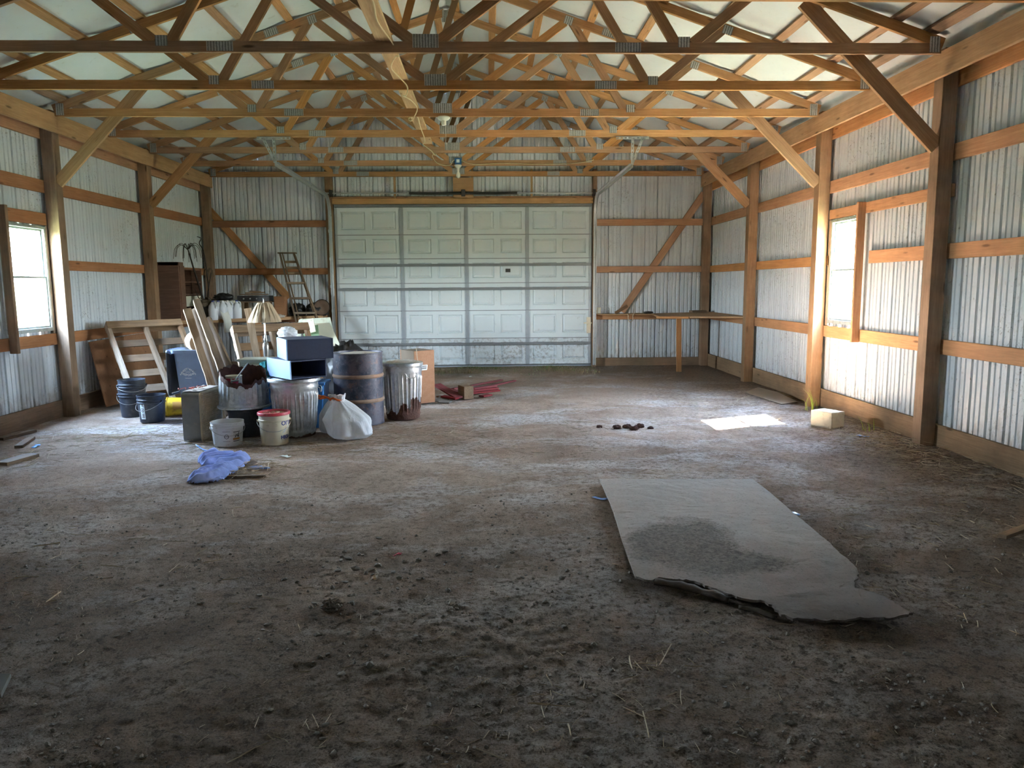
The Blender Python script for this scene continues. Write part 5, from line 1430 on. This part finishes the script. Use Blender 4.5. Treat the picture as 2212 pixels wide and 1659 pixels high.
for xx in (-4.20, -3.80): board('leg', (xx, 13.10, BT), (xx, 13.10, BT+.26), .075, .04, M['pallet'], (1,0,0), t); board('leg', (xx, 13.36, BT), (xx, 13.36, BT+.26), .075, .04, M['pallet'], (1,0,0), t)
board('top_board', (-4.28,13.23,BT+.27), (-3.72,13.23,BT+.27), .32, .02, M['pallet'], (0,1,0), t)
t = thing('stereo', (-4.0, 13.23, BT+.281), 'black stereo unit with knobs on the wooden stand', 'stereo')
g = G(); g.box((-4.27,13.10,BT+.281), (-3.73,13.36,BT+.375)); g.obj('case', M['rubber'], t, bevel=.004)
for k in range(4):
    g = G(); g.tube([(-4.16+.11*k,13.10,BT+.325), (-4.16+.11*k,13.085,BT+.325)], .012, 12); g.obj('knob', M['track'], t, smooth=40)
for k, (x0_, x1_, zz, an) in enumerate(((-4.24,-3.78,.395,.0), (-4.16,-3.84,.42,.1), (-4.10,-3.92,.45,-.1))):
    o = board('wood_scrap', (x0_,13.2+.02*k,BT+zz), (x1_,13.22+.03*k,BT+zz+an*.1), .10-.01*k, .022, M['pallet'], (0,1,0)); tag(o, ['longest', 'middle', 'topmost and shortest'][k] + ' wood scrap piled on the black stereo', 'wood scrap', 'wood scraps on the stereo')
wbox('brown_box', (-3.68,13.20,BT), (-3.50,13.40,BT+.36), 'ply', 'tall brown wooden box to the right of the black stereo')
crumple('bag', (-3.10, 13.86, BT), (.18,.14,.13), M['rubber'], 'black bag on the worktop seen through the ladder', 'bag', 41, amp=.4, flat=.3)
crumple('bag', (-3.46, 13.92, BT), (.13,.12,.12), M['rubber'], 'dark lumpy bag against the wall, left of the black one', 'bag', 43, amp=.5, flat=.3)
t = thing('wire_basket', (-3.02, 13.98, BT), 'round brown basket with a wire hoop by the door post', 'basket')
g = G(); q = Matrix.Translation((-3.0, 13.70, BT+.155)) @ Matrix.Rotation(math.radians(75), 4, 'X') @ Matrix.Rotation(.25, 4, 'Y')
q = Matrix.Translation((-2.98, 13.72, BT+.152)) @ Matrix.Rotation(math.radians(78), 4, 'X')
g.tube([q @ V((.142*math.cos(2*PI*i/28), .142*math.sin(2*PI*i/28), 0)) for i in range(29)], .007, 6); g.obj('hoop', M['stem'], t, smooth=60)
g = G(); g.lathe([(0,-.02),(.08,-.018),(.128,-.006),(.138,0),(.128,.004),(.07,-.008),(0,-.01)], 28, M=q); g.obj('woven_base', M['brown_bag'], t, smooth=60)
crumple('debris', (-3.62, 13.12, BT), (.12,.05,.03), M['dust'], 'grey crumpled debris on the worktop edge left of the ladder', 'debris', 47, n=14, amp=.7, flat=.3)

# ------------------------------------------------------------------ stepladder leaning on the end wall
TL, TR = V((-3.730,13.920,2.116)), V((-3.473,13.920,2.115)); BL, BR = V((-2.980,12.620,-0.033)), V((-2.495,12.620,-0.038)); BL.z = BR.z = 0
t = thing('stepladder', tuple((BL+BR)/2), 'weathered wooden stepladder leaning folded against the end wall', 'ladder')
nx = (TR-TL).normalized(); fwd = (BL-TL).normalized(); nf = nx.cross(fwd).normalized()
for a, b in ((TL, BL), (TR, BR)): board('rail', a, b, .075, .026, M['ladder'], nf, t, rough=.002)
board('top_cap', TL - nx*.03 + V((0,0,.012)), TR + nx*.03 + V((0,0,.012)), .13, .022, M['ladder'], (0,1,0), t)
for k, u in enumerate((.25, .375, .495, .625, .76), 1):
    a = TL.lerp(BL, u); b = TR.lerp(BR, u)
    board('step', a, b, .085, .034, M['ladder_step'] if k != 2 else M['ladder'], (0, 1, -.1), t, bevel=.003)
off = V((0,.05,0)) if nf.y < 0 else V((0,.05,0))
for a, b in ((TL + nx*.03, BL + nx*.06), (TR - nx*.03, BR - nx*.06)): board('rear_leg', a + off, a.lerp(b, .78) + off, .035, .02, M['ladder'], nf, t)
for u in (.07, .12, .165): board('rear_bar', TL.lerp(BL, u) + off + nx*.03, TR.lerp(BR, u) + off - nx*.03, .045, .014, M['ladder_step'], fwd, t)

# ------------------------------------------------------------------ the plywood sheet on the floor
SH = [(.849,5.65),(2.017,5.583),(2.009,5.214),(1.974,4.653),(1.961,4.21),(1.936,3.966),(1.937,3.80),(1.905,3.69),(1.844,3.60),(1.80,3.513),(1.82,3.50),(1.87,3.44),(1.895,3.36),(1.912,3.26),(1.921,3.215),(1.89,3.196),(1.84,3.19),(1.811,3.177),(1.73,3.18),(1.653,3.167),(1.56,3.14),(1.489,3.141),(1.40,3.148),(1.345,3.157),(1.309,3.20),(1.307,3.297),(1.276,3.362),(1.21,3.39),(1.168,3.424),(1.12,3.505),(1.06,3.59),(1.002,3.657),(.93,3.66),(.859,3.69),(.82,3.65),(.794,3.646),(.765,3.68),(.745,3.703),(.747,3.759),(.771,4.186),(.818,4.822)]
def sheet_obj():
    import bmesh
    def inside(x, y):
        c = False; n = len(SH); j = n-1
        for i in range(n):
            xi, yi = SH[i]; xj, yj = SH[j]
            if (yi > y) != (yj > y) and x < (xj-xi)*(y-yi)/(yj-yi)+xi: c = not c
            j = i
        return c
    # ragged outline where the near end has rotted
    out = []
    n = len(SH)
    for i in range(n):
        a, b = SH[i], SH[(i+1) % n]; L = math.hypot(b[0]-a[0], b[1]-a[1]); k = max(1, int(L/.018)) if i in range(6, 37) else max(1, int(L/.12))
        for j in range(k):
            u = j/k; x = a[0]+(b[0]-a[0])*u; y = a[1]+(b[1]-a[1])*u
            if 6 <= i < 37: x += .014*noise.noise((x*45, y*45, 2)); y += .016*noise.noise((x*45, y*45, 8))
            out.append((x, y))
    bm = bmesh.new(); vs = [bm.verts.new((x, y, 0)) for x, y in out]; bm.faces.new(vs)
    bmesh.ops.triangulate(bm, faces=bm.faces[:])
    for ax, lo, hi in ((0, .76, 2.0), (1, 3.16, 5.6)):
        c = lo
        while c < hi:
            no = [0,0,0]; no[ax] = 1; co = [0,0,0]; co[ax] = c
            bmesh.ops.bisect_plane(bm, geom=bm.verts[:]+bm.edges[:]+bm.faces[:], plane_co=co, plane_no=no); c += .06
    top = {}
    for v in bm.verts:
        x, y = v.co.x, v.co.y
        h = floor_h(x, y)*.55 + .018 + .006*noise.noise((x*1.3, y*1.3, 4))
        if y < 3.45: h += .016*max(0, noise.noise((x*6, y*6, 1)) + .25)
        v.co.z = h
    me = bpy.data.meshes.new('plywood_sheet'); bm.to_mesh(me); bm.free()
    cx, cy_ = 1.4, 4.4
    for v in me.vertices: v.co.x -= cx; v.co.y -= cy_
    me.materials.append(M['sheet'])
    o = bpy.data.objects.new('plywood_sheet', me); C.objects.link(o); o.location = (cx, cy_, .012); o['_o'] = [cx, cy_, .012]
    md = o.modifiers.new('thickness', 'SOLIDIFY'); md.thickness = .012; md.offset = -1
    return tag(o, 'muddy plywood sheet with a rotted near edge lying on the dirt', 'plywood')
M['rot'] = wood('rotten_veneer', (.05,.035,.026), (.105,.078,.06), dirt=(.04,.03,.022), dirt_amt=.6, var=.1)
sh = sheet_obj()
g = G()
def curl(pts, w, r):
    n = 12; vs = []; fs = []
    P_ = smooth_path(pts, 4)
    for i, p in enumerate(P_):
        d = (P_[min(i+1, len(P_)-1)] - P_[max(i-1, 0)]).normalized(); s = V((d.y, -d.x, 0)) 
        k = .7 + .5*noise.noise((i*.6, 3, 1))
        for j in range(n+1):
            a = -.6 + 4.0*j/n
            vs.append(p + s*(r*k*math.cos(a)) + V((0,0, r*k*(1+math.sin(a))*.55)))
    for i in range(len(P_)-1):
        for j in range(n): fs.append((i*(n+1)+j, i*(n+1)+j+1, (i+1)*(n+1)+j+1, (i+1)*(n+1)+j))
    g.add(vs, fs)
curl([(.84,3.665,.006),(.95,3.605,.008),(1.06,3.51,.008),(1.15,3.42,.006)], .1, .034)
o = g.obj('peeled_veneer', M['rot'], sh, smooth=60); o.modifiers.new('thickness', 'SOLIDIFY').thickness = .004
g = G(); curl([(1.17,3.36,.004),(1.24,3.32,.004),(1.30,3.24,.004)], .1, .016)
o = g.obj('peeled_veneer', M['rot'], sh, smooth=60); o.modifiers.new('thickness', 'SOLIDIFY').thickness = .004

# ------------------------------------------------------------------ things lying on the floor
# concrete foundation block
a = V((3.492,7.974,0)); b = V((3.615,7.735,0)); e1 = (b-a); L1 = e1.length; e1.normalize(); e2 = V((-e1.y, e1.x, 0)); 
Mb = Matrix((e1, e2, V((0,0,1)))).transposed().to_4x4(); Mb.translation = a
g = G(); n = 8; L2 = .215; H = .178
import bmesh
bm = bmesh.new(); bmesh.ops.create_cube(bm, size=1); bmesh.ops.subdivide_edges(bm, edges=bm.edges[:], cuts=9, use_grid_fill=True)
for v in bm.verts:
    p = v.co + V((.5,.5,.5)); q = V((p.x*L1, p.y*L2, p.z*H)); e = sum(1 for c_ in p if c_ < .02 or c_ > .98)
    q += V((noise.noise(q*22), noise.noise(q*22+V((5,0,0))), noise.noise(q*22+V((0,7,0)))))*(.003 if e < 2 else .007)
    if e >= 2: q += (V((L1/2,L2/2,H/2))-q)*.035
    v.co = Mb @ q
me = bpy.data.meshes.new('concrete_block'); bm.to_mesh(me); bm.free(); me.materials.append(M['concrete'])
o = bpy.data.objects.new('concrete_block', me); C.objects.link(o); tag(o, 'tan concrete block on the dirt by the sunlit post', 'block')
o.location = (0,0,-.012)
g = G(); 
def flat_poly(name, pts, th, mat, label, cat, up=0.0):
    q = [(x, y, floor_h(x, y)+th+.004+z) for x, y, z in pts]
    g = G(); g.slab(q, th); return tag(g.obj(name, M[mat], bevel=.0015), label, cat)
flat_poly('cardboard_flat', [(3.62,10.45,0),(3.74,9.42,.0),(3.98,9.50,.02),(4.0,10.2,.03),(3.92,10.75,.02)], .008, 'cardboard', 'flattened cardboard on the dirt between two right hand posts', 'cardboard')
# timber block and red scrap boards past the stereo cabinet
t = board('timber_block', (-.265, 10.08, .09), (-.355, 10.28, .09), .175, .14, M['grey_wood'], (0,0,1), bevel=.006); tag(t, 'short weathered timber block standing among red scrap boards', 'block')
rs = [((-.72,10.45,.16), (-.40,10.02,.035), .12, 'wide red painted board sloping down onto the pile', 0), ((-.52,10.9,.035), (.21,12.0,.02), .055, 'long thin red strip pointing away from the pile', 1), ((-.25,10.85,.02), (.42,11.9,.02), .05, 'faded red strip lying behind the long thin one', 1),
      ((-.62,10.12,.04), (-.42,9.98,.03), .09, 'short bright red offcut in front of the pile', 0), ((-.25,10.56,.02), (.14,10.82,.02), .11, 'lowest red board stacked beside the timber block', 1), ((-.26,10.60,.045), (.12,10.87,.045), .10, 'middle red board stacked beside the timber block', 1), ((-.22,10.66,.07), (.10,10.93,.07), .09, 'top red board stacked beside the timber block', 1), ((-.10,10.22,.022), (.02,10.36,.022), .09, 'small red offcut right of the timber block', 0), ((-.66,10.62,.09), (-.36,10.36,.05), .09, 'red board behind the wide sloping one', 0)]
for p0, p1, w, lb, k in rs:
    o = board('red_board', p0, p1, w, .022, M['red_wood'], (1,-1,.0) if k else (1,.4,.0), rough=.002); tag(o, lb, 'board', 'red scrap boards')
o = board('wood_scrap', (-.70,10.2,.03), (-.52,10.12,.03), .06, .02, M['veneer'], (0,1,0)); tag(o, 'orange wood scrap poking out by the stereo cabinet', 'wood scrap')
for k, (pts, lb) in enumerate(((((-.72,9.98,0),(-.56,9.94,0),(-.52,10.06,.03),(-.66,10.14,.05)), 'grey slate piece at the corner of the stereo cabinet'), (((-.68,9.90,0),(-.52,9.84,0),(-.48,9.93,.01),(-.62,9.98,.02)), 'smaller grey slate piece nearest the camera in the red pile'))):
    flat_poly('slate_piece', pts, .012, 'slate', lb, 'slate')
# planks by the left wall
for p0, p1, w, lb in (((-4.276,6.603,0.000), (-4.196,6.942,0.000), .13, 'dark plank lying by the left wall, nearest the camera'), ((-4.562,7.326,0.000), (-4.693,7.759,0.000), .07, 'short dark plank stub behind the longest one by the left wall'), ((-4.977,7.708,0.000), (-4.915,8.172,0.000), .08, 'thin board along the foot of the left wall')):
    p0 = (p0[0], p0[1], floor_h(p0[0], p0[1])+.016); p1 = (p1[0], p1[1], floor_h(p1[0], p1[1])+.018)
    o = board('scrap_plank', p0, p1, w, .028, M['grey_wood'], (1,-.2,0), rough=.004); tag(o, lb, 'plank', 'scrap planks by the left wall')
o = board('scrap_plank', (*(3.049,4.244,0.000)[:2], .02), (*(3.335,4.401,0.000)[:2], .03), .05, .02, M['grey_wood'], (0,1,0), rough=.004); tag(o, 'dark plank end at the right edge of the picture', 'plank')
flat_poly('slab', [(*(-1.944,2.685,0.000)[:2], 0), (*(-1.856,2.739,0.000)[:2], .0), (*(-1.894,2.862,0.000)[:2], .02), (*(-2.049,2.869,0.000)[:2], .03)], .018, 'slate', 'grey slab at the left edge of the foreground', 'slab')
p0 = (-2.116,6.026,0.000); p1 = (-1.811,6.022,0.000)
o = board('lath', (p0[0], p0[1], floor_h(*p0[:2])+.012), (p1[0], p1[1], floor_h(*p1[:2])+.012), .03, .02, M['pallet'], (0,1,0), rough=.002); tag(o, 'thin lath lying beside the blue towel', 'lath')
# blue towel
def towel():
    out = [(-2.382,5.882,0.000), (-2.425,6.059,0.000), (-2.386,6.194,0.000), (-2.341,6.270,0.000), (-2.349,6.368,0.000), (-2.437,6.373,0.000), (-2.546,6.549,0.000), (-2.589,6.676,0.000), (-2.548,6.765,0.000), (-2.499,6.837,0.000), (-2.412,6.756,0.000), (-2.334,6.770,0.000), (-2.216,6.763,0.000), (-2.130,6.648,0.000), (-2.102,6.505,0.000), (-2.099,6.320,0.000), (-2.109,6.162,0.000), (-2.129,6.041,0.000), (-2.123,5.895,0.000), (-2.174,5.856,0.000), (-2.279,5.848,0.000)]
    out = [(a, b) for a, b, _ in out]
    def sd(x, y):
        m = 9; c = False; n = len(out); j = n-1
        for i in range(n):
            xi, yi = out[i]; xj, yj = out[j]
            if (yi > y) != (yj > y) and x < (xj-xi)*(y-yi)/(yj-yi)+xi: c = not c
            dx, dy = xj-xi, yj-yi; t_ = max(0, min(1, ((x-xi)*dx+(y-yi)*dy)/(dx*dx+dy*dy)))
            m = min(m, math.hypot(x-xi-dx*t_, y-yi-dy*t_)); j = i
        return m if c else -m
    g = G(); st = .0075; x0 = min(p[0] for p in out); x1 = max(p[0] for p in out); y0 = min(p[1] for p in out); y1 = max(p[1] for p in out)
    nx_, ny = int((x1-x0)/st)+2, int((y1-y0)/st)+2; idx = {}; vs = []
    for i in range(nx_):
        for j in range(ny):
            x = x0+i*st; y = y0+j*st; d = sd(x, y)
            if d > -.006:
                a = x*.75 + y*.66; b = -x*.66 + y*.75
                w = .05*noise.noise((x*5, y*5, 1))
                f1 = .5+.5*math.cos((b+w)*58 + 3*noise.noise((a*4, b*4, 2))); f2 = .5+.5*noise.noise((a*6, b*14, 6))
                h = min(1, max(0, d+.006)/.05)**.6
                idx[i, j] = len(vs); vs.append((x, y, floor_h(x, y) + .004 + h*(.010 + .046*f1 + .026*f2 + .03*max(0, noise.noise((x*7, y*7, 12))))))
    fs = [(idx[i,j], idx[i+1,j], idx[i+1,j+1], idx[i,j+1]) for (i, j) in idx if (i+1,j) in idx and (i,j+1) in idx and (i+1,j+1) in idx]
    g.add(vs, fs); o = g.obj('towel', M['cloth_blue'], smooth=180)
    md = o.modifiers.new('thickness', 'SOLIDIFY'); md.thickness = .005; md.offset = 1
    tag(o, 'crumpled blue towel lying on the dirt among straw', 'towel')
towel()
q = (-1.952,6.295,0.000); crumple('rag', (q[0], q[1], floor_h(q[0], q[1])), (.085,.03,.012), M['litter_blue'], 'pale blue rag scrap in the straw beside the towel', 'rag', 51, n=12, amp=.5)
g = G(); g.tube(smooth_path([(*(-2.801,7.173,0.000)[:2], .03), (*(-2.668,7.002,0.000)[:2], .02), (*(-2.594,6.939,0.000)[:2], .02), (*(-2.507,6.837,0.000)[:2], .03), (*(-2.450,6.722,0.000)[:2], .04)]), .006, 6); tag(g.obj('cord', M['litter_blue'], smooth=60), 'pale blue cord trailing from the towel towards the box fan', 'cord')
for (u, v), lb, mt_ in (((2.009,4.826,0.000)[:2], 'pale blue plastic strip at the right edge of the plywood sheet', 'litter_blue'), ((0.797,5.259,0.000)[:2], 'small blue plastic scrap at the left edge of the plywood sheet', 'litter_blue'), ((-0.306,12.693,0.000)[:2], 'crumpled white wrapper on the dirt in front of the door', 'paper'), ((3.749,7.321,0.000)[:2], 'pale blue wrapper by the nearest right post', 'litter_blue'), ((-4.426,7.382,0.000)[:2], 'bright blue scrap at the end of the left planks', 'bright_blue'), ((-1.849,6.759,0.000)[:2], 'white plastic scrap on the dirt right of the towel', 'paper'), ((-0.535,4.192,0.000)[:2], 'small red plastic scrap in the middle of the floor', 'red_plastic')):
    s = .06 if v > 4.5 else .028
    rr = random.Random(int(u*97)); g = G(); n_ = 7; an = rr.random()*3; vs = []
    for j in range(2):
        for i in range(n_):
            x_ = (i/(n_-1)-.5)*2*s; y_ = (j-.5)*s*(.5+.5*rr.random()) ; x2 = x_*math.cos(an)-y_*math.sin(an); y2 = x_*math.sin(an)+y_*math.cos(an)
            vs.append((u+x2, v+y2, floor_h(u+x2, v+y2) + .004 + s*.22*rr.random()))
    g.add(vs, [(i, i+1, n_+i+1, n_+i) for i in range(n_-1)]); o = g.obj('litter_scrap', M[mt_], smooth=40)
    md = o.modifiers.new('thickness', 'SOLIDIFY'); md.thickness = .0015; tag(o, lb, 'litter')
def clod(q, s, sd, lb, mat='soil'):
    crumple('dirt_clod', (q[0], q[1], floor_h(q[0], q[1])-.004), (s, s*.8, s*.55), M[mat], lb, 'clod', sd, n=18, amp=1.1, smooth=30)
clod((-0.764,3.473,0.000), .036, 71, 'crumbly dirt clod in the left middle foreground', 'stone')
q = (1.493,7.975,0.000)
for k, (du, dv) in enumerate(((0,0), (.14,.02), (-.12,-.05), (.05,-.12), (-.30,.02), (.24,-.06))):
    clod((q[0]+du, q[1]+dv), .036 if k < 4 else .024, 80+k, ['dark dung lump in the middle of the scattered group', 'dark dung lump right of the middle one', 'dark dung lump left of the middle one', 'dark dung lump nearest the camera in the scattered group', 'leftmost dark dung lump on the pale floor', 'rightmost dark dung lump on the pale floor'][k], 'rust')

# ------------------------------------------------------------------ straw, pebbles and grass
RS = random.Random(11)
def in_sheet(x, y): return .82 < x < 2.0 and 3.45 < y < 5.62
def straw(g, x, y, L, w, z=None, a=None, tilt=None):
    a = RS.random()*2*PI if a is None else a; h = floor_h(x, y) if z is None else z
    tl_ = RS.gauss(0, .10) if tilt is None else tilt; bend = RS.gauss(0, .12)
    d = V((math.cos(a), math.sin(a), 0)); s = V((-d.y, d.x, 0)); pts = []
    for i in range(4):
        u = -.5 + i/3; p = V((x, y, h + w*.7)) + d*(u*L) + s*(bend*L*(u*u)) + V((0,0,abs(tl_)*L*(u+.5)))
        hf = floor_h(p.x, p.y) + w*.4
        if p.z < hf: p.z = hf
        pts.append(p)
    g.tube(pts, w*.5, 4, caps=False)
g = G()
def cluster(c, sx, sy, n, L=(.06,.16), w=(.0025,.005), pile=0):
    for _ in range(n):
        x = c[0] + RS.gauss(0, sx); y = c[1] + RS.gauss(0, sy)
        if not (XL+.1 < x < XR-.1 and 1.0 < y < 14.1): continue
        straw(g, x, y, RS.uniform(*L), RS.uniform(*w), z=(floor_h(x, y) + RS.random()*pile + (.03 if in_sheet(x, y) else 0)))
cluster((-3.710,7.988,0.000), .55, .35, 260); cluster((-3.934,7.757,0.000), .35, .15, 120); cluster((-2.798,7.235,0.000), .35, .12, 90, pile=.03); cluster((-1.920,6.213,0.000), .16, .16, 130, pile=.03); cluster((-2.347,6.287,0.000), .22, .14, 50)
cluster((-1.584,7.158,0.000), .6, .3, 240, L=(.04,.14), w=(.002,.004)); cluster((-0.507,7.651,0.000), .7, .5, 300, L=(.03,.13), w=(.002,.004)); cluster((0.372,6.372,0.000), 1.0, .7, 260, L=(.02,.07), w=(.002,.0035)); cluster((1.315,8.626,0.000), .9, .6, 120); cluster((2.661,9.572,0.000), .7, .5, 150, L=(.03,.09)); cluster((-4.264,6.834,0.000), .3, .2, 60)
cluster((3.840,6.915,0.000), .30, .45, 260, L=(.05,.16), w=(.0018,.0035), pile=.05); cluster((3.849,5.995,0.000), .28, .45, 200, L=(.05,.16), w=(.0018,.0035), pile=.05); cluster((3.707,7.371,0.000), .3, .5, 120); cluster((2.799,4.878,0.000), .5, .5, 200, L=(.02,.08)); cluster((2.020,3.693,0.000), .35, .5, 110, L=(.03,.1)); cluster((2.673,6.066,0.000), .8, .5, 110, L=(.02,.07))
cluster((0.629,2.843,0.000), .09, .07, 16, L=(.03,.09), w=(.002,.004)); cluster((0.239,2.652,0.000), .08, .08, 18, L=(.02,.08), w=(.002,.0035)); cluster((-0.266,2.493,-0.000), .45, .12, 22, L=(.02,.09), w=(.002,.0035)); cluster((-0.727,2.403,0.000), .25, .1, 16, L=(.02,.09), w=(.002,.0035)); cluster((0.628,2.454,0.000), .3, .15, 16, L=(.02,.09), w=(.002,.0035)); cluster((-2.295,3.611,0.000), .15, .12, 18, L=(.03,.09), w=(.002,.004)); cluster((-2.018,4.237,0.000), .6, .5, 60, L=(.03,.12)); cluster((0.076,3.025,0.000), 1.2, .6, 160, L=(.015,.07), w=(.002,.0035)); cluster((0, 2.7, 0), 1.3, .5, 320, L=(.010,.04), w=(.0012,.0025)); cluster((.3, 5.5, 0), 2.4, 2, 420, L=(.015,.06), w=(.002,.004)); cluster((-.5, 9.5, 0), 2.2, 1.5, 220, L=(.03,.1))
for (u0, u1, w) in (((0.543,2.515,0.000), (0.527,2.339,0.000), .005), ((0.474,2.548,0.000), (0.547,2.457,0.000), .004), ((0.678,2.852,0.000), (0.763,3.006,0.000), .0045), ((-0.055,2.333,0.000), (0.053,2.245,0.000), .004), ((0.131,2.588,0.000), (0.280,2.545,0.000), .0045), ((-0.868,2.299,0.000), (-0.758,2.405,0.000), .0045), ((-2.194,3.617,0.000), (-2.189,3.741,0.000), .008), ((-2.715,4.412,0.000), (-2.577,4.445,0.000), .008), ((0.265,2.441,0.000), (0.266,2.366,0.000), .006), ((0.565,2.922,0.000), (0.554,2.803,0.000), .006), ((0.577,2.864,0.000), (0.670,2.856,0.000), .005)):
    a = V(u0); b = V(u1); m = (a+b)/2; d = b-a
    straw(g, m.x, m.y, d.length, w, a=math.atan2(d.y, d.x), tilt=.06)
tag(g.obj('straw', M['straw'], origin=(0,0,0), smooth=60), 'loose straw and chaff scattered over the dirt floor', 'straw', kind='stuff')

g = G()
ico = bmesh.new(); bmesh.ops.create_icosphere(ico, subdivisions=1, radius=1); IV = [v.co.copy() for v in ico.verts]; IF = [tuple(v.index for v in f.verts) for f in ico.faces]; ico.free()
def pebble(x, y, r):
    s = V((RS.uniform(.8,1.3), RS.uniform(.7,1.1), RS.uniform(.5,.8)))*r; q = Matrix.Rotation(RS.random()*6.28, 3, 'Z'); o_ = RS.random()*50
    h = floor_h(x, y) + r*.22
    g.add([V((x, y, h)) + q @ V((p.x*s.x, p.y*s.y, p.z*s.z))*(1+.75*noise.noise(p*1.6+V((o_,0,0)))) for p in IV], IF)
for _ in range(9000):
    y = 1.9 + 3.6*RS.random()**1.9; x = RS.uniform(-.75, .72)*y*1.02
    if in_sheet(x, y) or noise.noise((x*.9, y*.9, 33)) < -.15: continue
    pebble(x, y, .0022 + .009*RS.random()**4)
for _ in range(130):
    y = RS.uniform(2.0, 4.2); x = RS.uniform(-.9, 1.9)*y*.36
    if in_sheet(x, y): continue
    pebble(x, y, RS.uniform(.008, .017))
for _ in range(45): 
    q = V((-0.657,3.825,0.000)) + V((RS.gauss(0,.25), RS.gauss(0,.35), 0)); pebble(q.x, q.y, RS.uniform(.008,.022))
tag(g.obj('pebbles', M['stone'], origin=(0,0,0), smooth=25), 'small stones and crumbs of dirt strewn over the foreground floor', 'pebbles', kind='stuff')

g = G()
def blade(x, y, h, z=0, lean_=.5, w=.004):
    a = RS.random()*6.28; d = V((math.cos(a), math.sin(a), 0)); s = V((-d.y, d.x, 0)); vs = []; k = 4
    for i in range(k+1):
        u = i/k; p = V((x, y, z + h*u*(1-.25*lean_*u))) + d*(h*lean_*u*u); ww = w*(1-u*.85)
        vs += [p - s*ww, p + s*ww]
    g.add(vs, [(2*i, 2*i+1, 2*i+3, 2*i+2) for i in range(k)])
for _ in range(2200):
    x = RS.uniform(-1.0, 1.95); 
    y = 14.12 - abs(RS.gauss(0, .45)); k = .4 + max(0, noise.noise((x*1.4, y*1.2, 3))*1.6)
    if RS.random() > k or y < 12.6: continue
    blade(x, y, RS.uniform(.02,.10)*k, floor_h(x, y)-.004, RS.uniform(.3,1.2), .0045)
tag(g.obj('grass', M['grass'], origin=(0,0,0)), 'thin green grass creeping in under the overhead door', 'grass', kind='stuff')
g = G()
for c, n in (((-1.036,14.060,0.000), 260), ((-0.383,13.841,0.000), 160), ((1.264,14.083,0.000), 150), ((1.565,13.658,0.000), 90)):
    for _ in range(n): x = c[0] + RS.gauss(0, .22); y = min(14.1, c[1] - .5 + RS.gauss(0, .10)); blade(x, y, RS.uniform(.03,.13), floor_h(x, y)-.004, RS.uniform(.5,1.4), .004)
tag(g.obj('dry_grass', M['dry_grass'], origin=(0,0,0)), 'clumps of dry yellowed grass along the foot of the door', 'grass', kind='stuff')
M['weed'] = plain('bright_weed', (.36,.42,.06), .7, var=.3)
for (c, n, hh), lb in ((((3.929,8.963,0.000), 8, .30), 'bright weed growing at the foot of the sunlit post'), (((3.966,7.599,0.000), 7, .16), 'bright weed growing between the concrete block and the nearest post')):
    g = G(); 
    for _ in range(n): blade(c[0]-.02+RS.gauss(0,.03), c[1]-.03+RS.gauss(0,.03), hh*RS.uniform(.5,1.1), floor_h(c[0], c[1])-.005, RS.uniform(.2,1.0), .005)
    tag(g.obj('weed', M['weed']), lb, 'weed')
